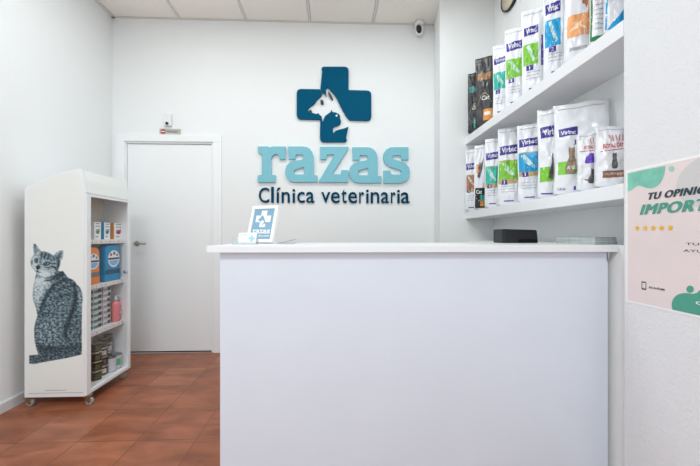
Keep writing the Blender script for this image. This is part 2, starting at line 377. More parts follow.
LET = [('C', 259.1, 269.3, 187.7, 203), ('l', 271.4, 273.9, 187, 202.9), ('í', 276.6, 280.6, 187.8, 202.9), ('n', 281.8, 289.9, 192, 202.9), ('i', 292.6, 295.2, 189.3, 202.9), ('c', 297.3, 304.8, 192, 203.1), ('a', 306.3, 314.4, 192, 203.1),
       ('v', 321.2, 330.2, 192.2, 203), ('e', 330.9, 339.8, 192.1, 203.3), ('t', 341.4, 346.6, 189.8, 203.3), ('e', 348.1, 357, 192.1, 203.4), ('r', 359.1, 363.9, 192.2, 203.3), ('i', 366, 368.6, 189.8, 203.3), ('n', 370.6, 379.1, 192.2, 203.3), ('a', 380.9, 388.8, 192.3, 203.5), ('r', 390.8, 395.2, 192.3, 203.4), ('i', 397, 399.6, 190, 203.4), ('a', 400.8, 409.3, 192.4, 203.6)]
ordn = ['first', 'second', 'third', 'fourth', 'fifth', 'sixth', 'seventh', 'eighth', 'ninth', 'tenth', 'eleventh']
for i, (ch, x0, x1, y0, y1) in enumerate(LET):
    X0, Z1 = onY(x0, y0, YB); X1, Z0 = onY(x1, y1, YB)
    d = fit(text_data(ch, 0.005, 0.006), X0, X1, Z0, Z1)
    vs, fs = d; zz = [v[2] for v in vs]; m_ = max(zz); d = ([(v[0], v[1], v[2] / m_ * 0.014) for v in vs], fs)
    wd, k = ('short first', i) if i < 7 else ('long second', i - 7)
    thing_from('small_wall_letter', d, TEXT, YB, 0.001, f'small petrol blue letter {ch}, {ordn[k]} in the {wd} word under the big letters', 'letter', 'small petrol blue letters of the wall sign')
# ------------------------------------------------------------------ things over the door, camera, clock
sx0, sz1 = onY(159.7, 128.8, YB); sx1, sz0 = onY(181, 134.8, YB)
pl = empty('door_plate', ((sx0 + sx1) / 2, YB, sz0), label='small grey plate with red no-entry symbol above the door', category='sign')
hw, hh = (sx1 - sx0) / 2, sz1 - sz0
boxo('plate', (-hw, hw, -0.004, 0, 0, hh), mat('plate_grey', (190, 188, 180), 0.4), pl, bev=0.0008)
bm = bmesh.new(); put(bm, curve_data([ellipse(-hw + 0.035, hh / 2, 0.024, 0.024)], 0.0004), lambda x, y, z: (x, -0.0042 - z, y)); fin('red_disc', bm, mat('sign_red', (176, 32, 48), 0.4), pl)
boxo('white_bar', (-hw + 0.019, -hw + 0.051, -0.0062, -0.005, hh / 2 - 0.005, hh / 2 + 0.005), PAPER, pl)
bm = bmesh.new(); put(bm, fit(text_data('PRIVADO', 0, 0.01), -hw + 0.07, hw - 0.028, hh / 2 - 0.011, hh / 2 + 0.011), lambda x, y, z: (x, -0.0045, y)); fin('lettering', bm, mat('ink_dark', (50, 50, 52), 0.5), pl)
x0, z1 = onY(165.3, 114.6, YB); x1, z0 = onY(172.6, 126.9, YB)
sn = empty('wall_sensor', ((x0 + x1) / 2, YB, z0), label='small white motion sensor with black nub, fixed above the door plate', category='sensor')
hw = (x1 - x0) / 2; h = z1 - z0
bm = bmesh.new(); box(bm, -hw, hw, -0.035, 0, 0, h, bev=0.008, seg=3); fin('sensor_body', bm, WPLAST, sn)
bm = bmesh.new(); lathe(bm, [(0.014, 0), (0.013, 0.012), (0.008, 0.018), (0, 0.02)], 16, Matrix.Translation((0.0, -0.034, 0.020)) @ Matrix.Rotation(math.radians(90), 4, 'X')); fin('sensor_lens', bm, BLACK2, sn)
# dome camera by the ceiling
ex, ez = onY(419.5, 25, 3.09)
sc_ = empty('security_camera', (ex, 3.10, ZC - 0.0), label='small white security camera with black front hanging at the ceiling edge', category='camera')
bm = bmesh.new(); lathe(bm, [(0.0, 0.0), (0.045, 0.0), (0.046, -0.03), (0.044, -0.045), (0.0, -0.047)], 24); fin('mount', bm, WPLAST, sc_)
bm = bmesh.new(); lathe(bm, [(0.0, -0.046), (0.040, -0.048), (0.043, -0.075), (0.036, -0.115), (0.022, -0.132), (0, -0.136)], 24); fin('camera_head', bm, WPLAST, sc_)
bm = bmesh.new()
t = bmesh.new(); bmesh.ops.create_uvsphere(t, u_segments=20, v_segments=12, radius=1)
t.transform(Matrix.Translation((-0.010, -0.026, -0.088)) @ Matrix.Rotation(math.radians(-12), 4, 'Y') @ Matrix.Diagonal((0.027, 0.030, 0.042, 1)))
for f in t.faces: f.smooth = True
merge(bm, t); fin('camera_lens', bm, BLACK2, sc_)
# clock on the niche wall
ck = empty('wall_clock', (XN, 2.50, 3.125), label='round cream-faced wall clock with black rim, high in the niche', category='clock')
Rm = Matrix.Rotation(math.radians(-90), 4, 'Y')
bm = bmesh.new(); lathe(bm, [(0.0, 0), (0.125, 0), (0.130, 0.006), (0.130, 0.022), (0.122, 0.026), (0.118, 0.020), (0.0, 0.020)], 48, Rm); fin('clock_rim', bm, BLACK, ck)
bm = bmesh.new(); lathe(bm, [(0.0, 0.0205), (0.1175, 0.0205), (0.1175, 0.0215), (0, 0.0215)], 48, Rm); fin('clock_face', bm, mat('clock_cream', (232, 222, 196), 0.4), ck)
bm = bmesh.new()
for ang, ln, wd in ((-50, 0.055, 0.006), (65, 0.085, 0.004)):
    t = bmesh.new(); box(t, -0.026, -0.0235, -wd / 2, wd / 2, -0.01, ln); merge(bm, t, Matrix.Rotation(math.radians(ang), 4, 'X'))
fin('clock_hand', bm, BLACK, ck)
# ------------------------------------------------------------------ poster on the right wall
PX = XR - 0.0006
def onP(x, y): Y, z = onX(x, y, XR); return (-Y, z)       # a runs to the right as seen
pa0, pz1 = onP(628, 172.4); _, pz0 = onP(628, 299.8); pa1 = pa0 + 0.50
po = empty('wall_poster', (XR, -pa0 - 0.25, pz0), label='pink and green review-request poster with five yellow stars on right wall', category='poster')
def pf(off): return lambda a, z, h=0: (-off - h, -(a - pa0) + 0.25, z - pz0)
def px_(pts, ox, oy, sc): return [onP(ox + x / sc, oy + y / sc) for x, y in pts]
bm = bmesh.new(); box(bm, -0.0012, -0.0001, -0.258, 0.258, -0.008, pz1 - pz0 + 0.008); fin('white_margin', bm, PAPER, po)
bm = bmesh.new(); box(bm, -0.0016, -0.0011, -0.25, 0.25, 0, pz1 - pz0); fin('pink_sheet', bm, mat('poster_pink', (232, 218, 218), 0.45, var=0.03, vscale=6), po)
MINT = mat('poster_mint', (124, 196, 176), 0.45, var=0.18, vscale=14)
GREEN = mat('poster_green', (76, 160, 138), 0.45, var=0.05, vscale=14)
SC6 = 6.6625
blob = smooth_poly([(54, 124), (180, 96), (306, 72), (304, 110), (288, 160), (262, 200), (225, 222), (185, 222), (155, 210), (130, 203), (110, 208), (90, 228), (70, 240), (54, 242)], 1, (0, 2, 13))
bm = bmesh.new(); put(bm, curve_data([px_(blob, 620, 155, SC6)], 0), pf(0.0022)); fin('mint_blob', bm, MINT, po)
bm = bmesh.new(); put(bm, curve_data([px_(ellipse(348, 92, 20, 19), 620, 155, SC6)], 0), pf(0.0022)); fin('mint_dot', bm, mat('poster_mint_pale', (158, 208, 192), 0.45), po)
c_, z_0 = onP(712, 181); bm = bmesh.new(); put(bm, curve_data([ellipse(c_, z_0, 0.10, 0.085)], 0), pf(0.0022)); fin('grey_disc', bm, mat('poster_grey', (208, 206, 206), 0.45), po)
gb = smooth_poly([(356, 280), (348, 245), (350, 205), (372, 172), (410, 155), (450, 152), (490, 160), (520, 150), (533, 135), (640, 60), (900, 60), (1000, 200), (1000, 402), (700, 350), (533, 322), (440, 304)], 1)
ga = px_(gb, 620, 270, SC6); ga = [(min(a, pa1), max(z, pz0)) for a, z in ga]
bm = bmesh.new(); put(bm, curve_data([ga], 0), pf(0.0022)); fin('green_blob', bm, GREEN, po)
bm = bmesh.new(); put(bm, curve_data([px_(ellipse(471, 128, 25, 24), 620, 270, SC6)], 0), pf(0.0022)); fin('green_dot', bm, GREEN, po)
def ptext(s, xl, yb, yt, right, m, nm, shear=0.0, off=0.0, space=1.0, bold=0):
    a0, z0 = onP(xl, yb); _, z1 = onP(xl, yt)
    bm = bmesh.new()
    for k in range(4 if bold else 1): put(bm, fit(text_data(s, 0, off, shear, space), a0, right, z0, z1), lambda a, z, h, k=k: pf(0.0028 + k * 0.00012)(a + bold * k / 3, z + bold * (0.15 if k % 2 else -0.15)))
    return fin(nm, bm, m, po)
INK = mat('ink_teal_dark', (40, 66, 74), 0.5)
ptext('TU OPINIÓN ES', 648.7, 199.8, 191.5, onP(648.7, 199)[0] + 0.265, INK, 'heading_text', 0.3, 0.0, 1.12, 0.005)
ptext('IMPORTANTE', 640.2, 214.8, 205.2, pa1 - 0.07, mat('ink_green', (74, 156, 136), 0.5), 'heading_text', 0.3, 0.0, 1.12, 0.0075)
ptext('TU RESEÑA NOS', 686.5, 245, 242, pa1 - 0.06, INK, 'body_text'); ptext('AYUDARÁ MUCHO', 684, 251.7, 248.6, pa1 - 0.04, INK, 'body_text')
ptext('ESCANÉAME', 649.8, 288.2, 285.8, onP(665.5, 289)[0], INK, 'body_text', 0, 0.02)
ptext('GRACIAS', 696.3, 304.3, 300.6, pa1 - 0.06, PAPER, 'body_text')
bm = bmesh.new()
for xs_ in (637.9, 645.8, 653.9, 662.2, 671):
    a, z = onP(xs_, 228.2 - (xs_ - 637.9) * 0.012); R = 0.0118
    b2 = bmesh.new(); pts = [(a + (R if k % 2 == 0 else R * 0.46) * math.sin(k * math.pi / 5), z + (R if k % 2 == 0 else R * 0.46) * math.cos(k * math.pi / 5)) for k in range(10)]
    put(b2, curve_data([pts], 0), pf(0.0028)); fin('star', b2, mat('star_yellow', (240, 186, 20), 0.4), po)
bm.free()
a0, z1 = onP(642.2, 281.2); a1, z0 = onP(646.8, 290)
bm = bmesh.new()
put(bm, curve_data([rounded([(a0, z0), (a1, z0), (a1, z1), (a0, z1)], 0.003), rounded([(a0 + .002, z0 + .005), (a1 - .002, z0 + .005), (a1 - .002, z1 - .004), (a0 + .002, z1 - .004)], 0.001)], 0), pf(0.0028)); fin('phone_icon', bm, INK, po)

# ------------------------------------------------------------------ display cabinet on casters
X0c, X1c, Y0c, Y1c, ZB = -2.068, -1.675, 2.18, 2.64, 0.067
cab = empty('display_cabinet', (X0c, Y0c, 0), label='white wheeled display cabinet with grey cat picture, glass door, by left wall', category='cabinet')
def prof(x0, x1):
    return [(x0, ZB), (x1, ZB), (x1, 1.44), (x1 + 0.004, 1.445), (x1 - 0.008, 1.53), (x1 - 0.026, 1.605), (x1 - 0.06, 1.601), (-1.825, 1.577), (-1.90, 1.553), (-1.965, 1.526), (-2.03, 1.494), (x0, 1.468)]
def cabprism(nm, pts, y0, y1, m, **kw):
    bm = bmesh.new(); prism(bm, [(p - X0c, q) for p, q in pts], 'y', y0 - Y0c, y1 - Y0c)
    bmesh.ops.bevel(bm, geom=bm.edges[:], offset=0.002, segments=2, affect='EDGES')
    return fin(nm, bm, m, cab, **kw)
near = cabprism('side_panel', prof(X0c, X1c), Y0c, Y0c + 0.018, CABW)
cabprism('side_panel', prof(X0c, X1c), Y1c - 0.018, Y1c, CABW)
yi0, yi1 = Y0c + 0.018, Y1c - 0.018
def cb(nm, x0, x1, y0, y1, z0, z1, m, parent=None, bev=0.001):
    bm = bmesh.new(); box(bm, x0 - X0c, x1 - X0c, y0 - Y0c, y1 - Y0c, z0, z1, bev=bev); return fin(nm, bm, m, parent or cab)
XBK = -1.862
cb('back_panel', XBK - 0.012, XBK, yi0, yi1, ZB, 1.55, CREAM)
top = [p for p in prof(X0c, X1c)[5:]]; low = [(p, q - 0.014) for p, q in top][::-1]
cabprism('top_panel', top + low, yi0, yi1, CABW)
cabprism('header', [(X1c, 1.44), (X1c + 0.004, 1.445), (X1c - 0.008, 1.53), (X1c - 0.026, 1.60), (X1c - 0.045, 1.59), (X1c - 0.02, 1.50), (X1c - 0.018, 1.44)], yi0, yi1, CABPOST)
cb('base_panel', X0c + 0.01, X1c, yi0, yi1, ZB, ZB + 0.03, CABW)
shz = [1.123, 0.803, 0.470]
STRIP = mat('price_strip', (236, 230, 228), 0.35)
for z in shz:
    s = cb('shelf', XBK, X1c - 0.03, yi0, yi1, z - 0.016, z, CABW)
    st = cb('price_strip', X1c - 0.03, X1c - 0.026, yi0, yi1, z - 0.030, z + 0.002, STRIP, s)
    bm = bmesh.new()
    for k in range(9):
        y = yi0 + 0.03 + k * 0.045 + random.uniform(-.006, .006) - Y0c
        box(bm, X1c - 0.0259 - X0c, X1c - 0.0255 - X0c, y, y + random.choice((.006, .014)), z - 0.018, z - 0.012)
    fin('price_mark', bm, mat('price_ink', (176, 140, 140), 0.5), s)
# glass door: frame, pane, lock
dz0, dz1_ = ZB + 0.004, 1.437
dfr = cb('door_pane', X1c - 0.008, X1c - 0.004, yi0 + 0.02, yi1 - 0.018, dz0 + 0.02, dz1_ - 0.02, GLASS, bev=0)
bm = bmesh.new()
for (a, b, c, d) in ((yi0 - 0.018, yi0 + 0.022, dz0, dz1_), (yi1 - 0.012, yi1 + 0.018, dz0, dz1_), (yi0 + 0.022, yi1 - 0.012, dz0, dz0 + 0.022), (yi0 + 0.022, yi1 - 0.012, dz1_ - 0.018, dz1_)):
    box(bm, X1c + 0.0005 - X0c, X1c + 0.012 - X0c, a - Y0c, b - Y0c, c, d, bev=0.0015)
fin('door_frame', bm, CABW, cab)
ly, lz = onX(124.5, 272, X1c + 0.012)
bm = bmesh.new(); lathe(bm, [(0.013, 0), (0.013, 0.012), (0.010, 0.018), (0, 0.019)], 18, Matrix.Translation((X1c + 0.012 - X0c, ly - Y0c, lz)) @ Matrix.Rotation(math.radians(90), 4, 'Y'))
fin('lock_knob', bm, CHROME, cab)
# casters
def caster(x, y, yaw):
    c = empty('caster', (x - X0c, y - Y0c, 0)); c.parent = cab; c.rotation_euler = (0, 0, yaw)
    bm = bmesh.new(); Rw = Matrix.Translation((0.0, 0.0, 0.025)) @ Matrix.Rotation(math.radians(90), 4, 'X')
    lathe(bm, [(0.0, -0.009), (0.018, -0.009), (0.022, -0.010), (0.025, -0.006), (0.025, 0.006), (0.022, 0.010), (0.018, 0.009), (0, 0.009)], 24, Rw); fin('wheel', bm, RUBBER, c)
    bm = bmesh.new(); lathe(bm, [(0, -0.012), (0.010, -0.012), (0.010, 0.012), (0, 0.012)], 16, Rw); fin('hub', bm, CHROME, c)
    bm = bmesh.new()
    for s in (-1, 1): prism(bm, [(-0.03, 0.056), (0.006, 0.056), (0.009, 0.02), (-0.006, 0.02)], 'y', s * 0.0125, s * 0.0145)
    box(bm, -0.032, 0.008, -0.0145, 0.0145, 0.054, 0.058); fin('fork', bm, BRASS, c)
    bm = bmesh.new(); lathe(bm, [(0.014, 0.058), (0.014, 0.0645)], 16, Matrix.Translation((-0.016, 0, 0))); box(bm, -0.034, 0.010, -0.02, 0.02, 0.0645, 0.067); fin('mount_plate', bm, CHROME, c)
caster(-2.050, 2.205, 0.12); caster(-1.648 - 0.012, 2.205, 0.1); caster(-1.70, 2.60, 0.5); caster(-2.05, 2.60, 0.3)
# cat picture printed on the near side panel
K = 466 / 64
def sdist(pts, x, y):
    ins = False; best = 1e9; n = len(pts)
    for i in range(n):
        ax, ay = pts[i - 1]; bx, by = pts[i]
        if (ay > y) != (by > y) and x < (bx - ax) * (y - ay) / (by - ay) + ax: ins = not ins
        dx, dy = bx - ax, by - ay; t = max(0, min(1, ((x - ax) * dx + (y - ay) * dy) / (dx * dx + dy * dy + 1e-9)))
        d = (x - ax - t * dx) ** 2 + (y - ay - t * dy) ** 2
        if d < best: best = d
    return math.sqrt(best) * (1 if ins else -1)
O2 = 451
def lo(pts): return [(x, y + O2) for x, y in pts]
BODY = [(88, 262), (110, 240), (165, 240), (230, 240), (285, 240), (300, 262), (325, 290), (365, 308), (385, 335), (410, 360), (425, 400), (430, 450), (424, O2 + 30), (422, O2 + 200), (422, O2 + 385), (300, O2 + 408), (190, O2 + 420), (105, O2 + 400), (92, O2 + 360), (78, O2 + 300), (72, O2 + 215), (85, O2 + 150), (97, O2 + 115), (88, O2 + 60), (70, O2 + 10), (62, 420), (64, 380), (74, 320)]
TAIL = lo([(38, 402), (120, 395), (250, 378), (360, 350), (421, 330), (421, 398), (300, 425), (180, 446), (75, 466), (38, 464)])
HEAD = [(66, 60), (72, 42), (85, 42), (105, 66), (125, 96), (150, 96), (185, 108), (215, 125), (235, 105), (262, 90), (284, 88), (290, 105), (284, 145), (268, 165), (262, 200), (248, 240), (225, 265), (180, 288), (130, 290), (100, 270), (80, 245), (58, 215), (45, 178), (50, 150), (72, 120), (68, 95)]
# (outline, tone 0 dark .. 1 light, softness, amount of fur texture)
LAYERS = [(BODY, .46, 4, .5), (TAIL, .34, 3, .5),
    ([(70, 300), (160, 300), (215, 300), (190, 345), (150, 400), (120, 460), (105, 520), (85, 470), (60, 430), (60, 380)], .82, 26, .25),
    ([(80, 290), (150, 280), (150, 330), (100, 345), (80, 330)], .9, 16, .12),
    ([(90, 640), (130, 600), (220, 590), (270, 640), (250, 740), (180, 800), (110, 820), (80, 760)], .52, 40, .55),
    ([(290, 650), (350, 560), (410, 520), (420, 700), (360, 800), (280, 800)], .40, 30, .5),
    ([(375, 350), (405, 365), (425, 430), (425, 560), (405, 520), (398, 430)], .62, 12, .35),
    ([(335, 310), (375, 330), (392, 400), (388, 470), (360, 560), (330, 640), (300, 730), (285, 720), (300, 640), (335, 540), (362, 450), (362, 380)], .14, 14, .4),
    ([(150, 430), (175, 380), (215, 335), (270, 300), (330, 290), (360, 305), (290, 318), (230, 350), (190, 400), (160, 450)], .18, 12, .4),
    ([(135, 445), (160, 420), (150, 500), (125, 550), (112, 540)], .2, 10, .4),
    ([(240, 262), (285, 238), (310, 268), (260, 292), (190, 312), (150, 312), (200, 296)], .16, 9, .3),
    ([(230, 380), (300, 345), (345, 350), (300, 362), (240, 398)], .22, 9, .4), ([(215, 440), (280, 410), (350, 400), (345, 412), (285, 428), (225, 455)], .24, 9, .4),
    ([(100, 570), (150, 545), (220, 540), (150, 562)], .24, 8, .4), ([(95, 760), (170, 790), (300, 790), (415, 770), (415, 800), (200, 835), (110, 830)], .2, 22, .4),
    ([(175, 800), (185, 760), (200, 800), (190, 822)], .1, 6, .2), ([(60, 845 - 50), (80, 788), (84, 801), (62, 801)], .05, 3, 0),
    (HEAD, .74, 4, .2),
    ([(50, 160), (85, 130), (110, 250), (80, 240), (55, 210)], .86, 12, .1), ([(95, 240), (130, 232), (175, 245), (200, 268), (150, 286), (105, 266)], .92, 9, .08),
    ([(120, 100), (150, 98), (190, 112), (218, 130), (232, 165), (205, 175), (170, 158), (145, 150), (118, 150)], .5, 9, .4),
    ([(72, 58), (78, 50), (96, 74), (112, 94), (92, 104), (74, 102)], .58, 6, .2), ([(68, 44), (78, 40), (92, 58), (78, 56)], .2, 4, .1),
    ([(222, 130), (240, 110), (266, 98), (278, 102), (272, 135), (256, 156), (238, 150)], .42, 6, .3), ([(226, 124), (246, 106), (272, 98), (258, 112), (240, 128)], .75, 4, .1),
    ([(228, 150), (262, 150), (266, 195), (250, 236), (226, 262), (240, 220), (244, 180)], .25, 8, .4),
    ([(128, 104), (138, 106), (132, 146), (126, 144)], .15, 3, .2), ([(154, 104), (163, 110), (154, 156), (148, 150)], .15, 3, .2), ([(178, 114), (188, 120), (176, 158), (170, 154)], .2, 3, .2),
    ([(186, 186), (222, 180), (245, 192), (215, 192)], .2, 4, .2), ([(185, 206), (215, 202), (242, 215), (236, 238), (222, 222), (205, 213)], .22, 5, .3), ([(150, 210), (180, 210), (205, 226), (180, 222)], .3, 5, .2),
    ([(54, 170), (64, 160), (62, 190), (56, 196)], .3, 4, .2), ([(110, 150), (128, 145), (130, 195), (112, 200)], .6, 7, .2),
    ([(74, 158), (88, 145), (103, 152), (105, 171), (92, 184), (79, 176)], .1, 3, 0), (ellipse(90, 164, 9, 11, 12), .7, 3, 0), (ellipse(91, 164, 4.5, 8, 10), .0, 2, 0),
    ([(136, 193), (152, 174), (174, 170), (194, 182), (189, 195), (168, 203), (148, 201)], .1, 3, 0), (ellipse(167, 186, 14, 9, 12), .72, 3, 0), (ellipse(165, 186, 6, 8, 10), .0, 2, 0),
    ([(87, 206), (104, 197), (119, 206), (116, 222), (100, 232), (90, 222)], .06, 4, 0), ([(90, 238), (100, 232), (106, 244), (130, 250), (106, 252), (92, 247)], .2, 3, 0)]
BX = [(min(p[0] for p in L_[0]) - L_[2], max(p[0] for p in L_[0]) + L_[2], min(p[1] for p in L_[0]) - L_[2], max(p[1] for p in L_[0]) + L_[2]) for L_ in LAYERS]
def tone(x, y):
    a = 0.0; v = 1.0; tx = 0
    f1 = noise.noise(Vector((x / 15 + y / 50, y / 24 - x / 40, 1))) ; f2 = noise.noise(Vector((x / 7.0, y / 9.5, 7)))
    sp = noise.noise(Vector(((x + y * .35) / 19, (y - x * .35) / 11.5, 3)))
    fur = f1 * .30 + f2 * .16 - .42 * max(0, min(1, (sp - .05) * 5)) + .22 * max(0, min(1, (-sp - .05) * 4)) + .05
    for (pts, tv, so, fa), (x0, x1, y0, y1) in zip(LAYERS, BX):
        if x < x0 or x > x1 or y < y0 or y > y1: continue
        d = sdist(pts, x, y); k = max(0, min(1, d / so * .5 + .5)); k = k * k * (3 - 2 * k)
        if k <= 0: continue
        v = v * (1 - k) + tv * k; tx = tx * (1 - k) + fa * k
        if pts is BODY or pts is TAIL or pts is HEAD: a = max(a, k)
    return a, max(0, min(1, v + fur * tx * 1.25))
def cat_grid():
    x0, x1, y0, y1, st = 34, 440, 34, O2 + 472, 3.6
    nx = int((x1 - x0) / st); ny = int((y1 - y0) / st)
    ramp = [(0, (18, 28, 38)), (.3, (54, 74, 86)), (.6, (118, 140, 150)), (.85, (192, 206, 210)), (1, (226, 232, 232))]
    bg = (238, 240, 237); vs = []; cs = []
    for j in range(ny + 1):
        for i in range(nx + 1):
            x = x0 + i * st; y = y0 + j * st; X, Z = onY(24 + x / K, 238 + y / K, Y0c); vs.append((X - X0c, -0.0008, Z))
            a, v = tone(x, y)
            for (p, c), (q, e) in zip(ramp, ramp[1:]):
                if v <= q: t = (v - p) / (q - p); c = tuple(c[k] + (e[k] - c[k]) * t for k in range(3)); break
            cs.append(srgb(*[c[k] * a + bg[k] * (1 - a) for k in range(3)]))
    fs = [(j * (nx + 1) + i, j * (nx + 1) + i + 1, (j + 1) * (nx + 1) + i + 1, (j + 1) * (nx + 1) + i) for j in range(ny) for i in range(nx)]
    me = bpy.data.meshes.new('cat_picture'); me.from_pydata(vs, [], fs)
    at = me.color_attributes.new('print', 'FLOAT_COLOR', 'POINT')
    for k, c in enumerate(cs): at.data[k].color = c
    m = bpy.data.materials.new('cat_print'); m.use_nodes = True; b = m.node_tree.nodes['Principled BSDF']; b.inputs['Roughness'].default_value = 0.3
    vc = m.node_tree.nodes.new('ShaderNodeVertexColor'); vc.layer_name = 'print'; m.node_tree.links.new(vc.outputs['Color'], b.inputs['Base Color'])
    me.materials.append(m)
    new_obj('cat_picture', me, near, label='grey cat picture printed on the side')
cat_grid()
bm = bmesh.new()
x0, z0 = onY(28.5, 393.5, Y0c); x1, z1 = onY(83, 393.5, Y0c)
box(bm, x0 - X0c, x1 - X0c, -0.0008, 0, z0, z0 + 0.0025); x0, z0 = onY(45, 390.6, Y0c); x1, _ = onY(66, 390, Y0c); box(bm, x0 - X0c, x1 - X0c, -0.0008, 0, z0, z0 + 0.003)
fin('fine_print', bm, mat('fine_ink', (150, 150, 150), 0.5), near)
bm = bmesh.new(); prism(bm, [(p - X0c, q) for p, q in [(X0c + 0.022, 0.09), (X1c - 0.016, 0.09), (X1c - 0.016, 1.45), (X1c - 0.046, 1.588), (-1.825, 1.562), (-1.90, 1.538), (-1.965, 1.511), (-2.03, 1.479), (X0c + 0.022, 1.46)]], 'y', -0.0004, 0); fin('poster_sheet', bm, CABPOST, near)

# ---- products in the cabinet
def label_of(o, l, c, g=None):
    o['label'] = l; o['category'] = c
    if g: o['group'] = g
    return o
# medicine-like cartons on the top shelf: +X face is the front
def carton(xl, xr, ztop, side, accent, dark, lab, depth=0.05):
    xf = -1.714 - (0.004 if accent[0] < 200 else 0)
    yl = onX(xl, 230, xf)[0]; yr = onX(xr, 230, xf)[0]; W = yr - yl; h = (HY - ztop) * dist(xf, (yl + yr) / 2) / F + CAMZ - 1.123
    o = empty('product_box', (xf - depth / 2, (yl + yr) / 2, 1.1235)); label_of(o, lab, 'box', 'small product boxes on the cabinet\'s top shelf')
    bm = bmesh.new(); box(bm, -depth / 2, depth / 2, -W / 2, W / 2, 0, h, bev=0.0008); fin('carton', bm, side, o)
    bm = bmesh.new(); box(bm, depth / 2, depth / 2 + 0.0006, -W / 2 + 0.001, W / 2 - 0.001, 0.001, h - 0.001); fin('front_print', bm, PAPER, o)
    f = lambda a, z, t=0: (depth / 2 + 0.0012, a, z)
    am = mat('acc%d_%d_%d' % accent, accent, 0.45)
    bm = bmesh.new(); put(bm, curve_data([ellipse(0, h * 0.46, W * 0.3, h * 0.15)], 0), f); fin('round_print', bm, am, o)
    f2 = lambda a, z, t=0: (depth / 2 + 0.0018, a, z)
    bm = bmesh.new(); put(bm, curve_data([smooth_poly([(-W * .25, h * .40), (-W * .1, h * .5), (W * .05, h * .48), (W * .22, h * .62), (W * .3, h * .68), (W * .22, h * .5), (W * .12, h * .4), (0, h * .34), (-W * .15, h * .36)])], 0), f2); fin('animal_print', bm, mat('animal_dk%d' % dark, (dark, dark, dark + 8), 0.5), o)
    bm = bmesh.new()
    for (a, b, z) in ((-.32, .32, .88), (-.3, .1, .73), (.14, .34, .72), (-.3, .1, .14)): box(bm, depth / 2 + 0.0008, depth / 2 + 0.001, W * a, W * b, h * z, h * z + h * 0.05)
    fin('text_lines', bm, mat('box_ink', (120, 130, 138), 0.5), o)
carton(94.2, 101, 222, mat('box_white', (236, 236, 232), 0.45), (150, 176, 110), 120, 'white box with green round print, leftmost on the cabinet\'s top shelf')
carton(104, 110.2, 222.6, mat('box_blue', (42, 150, 196), 0.45), (120, 182, 216), 76, 'white-fronted box with blue side on the cabinet\'s top shelf')
carton(114, 122.6, 223.2, mat('box_orange', (232, 150, 60), 0.45), (236, 90, 150), 60, 'white-fronted box with pink print and orange side, by the door handle')
# dental snack pouches on the second shelf
def pouch(yl, yr, h, depth, xf, col, dark, lab):
    W = yr - yl; o = empty('treat_pack', (xf - depth / 2, (yl + yr) / 2, 0.8035)); label_of(o, lab, 'pet treats', 'big coloured packs on the cabinet\'s second shelf')
    bm = bmesh.new(); pts = rounded([(-W / 2, 0), (W / 2, 0), (W / 2, h * .14), (W * .47, h * .2), (W * .47, h), (-W * .47, h), (-W * .47, h * .2), (-W / 2, h * .14)], [.008, .008, .008, .01, .05, .05, .01, .008])
    prism(bm, pts, 'x', -depth / 2, depth / 2); bmesh.ops.bevel(bm, geom=bm.edges[:], offset=0.004, segments=2, affect='EDGES'); fin('pack_body', bm, col, o)
    g = lambda e: (lambda a, z, t=0: (depth / 2 + e, a, z))
    bm = bmesh.new(); put(bm, curve_data([ellipse(W * .06, h * .62, W * .37, W * .37 * 1.02)], 0), g(0.0008)); fin('round_label', bm, PAPER, o)
    bm = bmesh.new(); put(bm, curve_data([[p for p in ellipse(W * .06, h * .62, W * .31, W * .31) if p[1] < h * .62]], 0), g(0.0014)); fin('label_lower_half', bm, mat('label_sky', (150, 190, 226), 0.4), o)
    bm = bmesh.new(); box(bm, depth / 2 + 0.001, depth / 2 + 0.002, -W * .3, W * .40, h * .60, h * .65); fin('label_name_bar', bm, mat('label_navy', (24, 60, 104), 0.4), o)
    bm = bmesh.new()
    for (a, z, r_, q) in ((-.12, .74, .07, 0), (.08, .77, .08, 1), (.26, .72, .06, 0)): put(bm, curve_data([ellipse(W * a, h * z, W * r_, W * r_)], 0), g(0.0014), q)
    fin('animal_prints', bm, [mat('print_brown', (150, 120, 96), 0.5), mat('print_grey', (120, 128, 130), 0.5)], o)
    bm = bmesh.new(); box(bm, depth / 2, depth / 2 + 0.0008, -W * .46, W * .46, h * .2, h * .33); fin('lower_band', bm, dark, o)
pouch(2.412, 2.585, 0.275, 0.06, -1.708, mat('pack_blue', (12, 142, 196), 0.35), mat('pack_blue_dark', (24, 76, 112), 0.35), 'bright blue pet treat pack with round white label in display cabinet')
pouch(2.215, 2.366, 0.265, 0.06, -1.708, mat('pack_orange', (240, 134, 42), 0.35), mat('pack_orange_dark', (120, 112, 110), 0.35), 'orange pet treat pack left of the blue one in display cabinet')
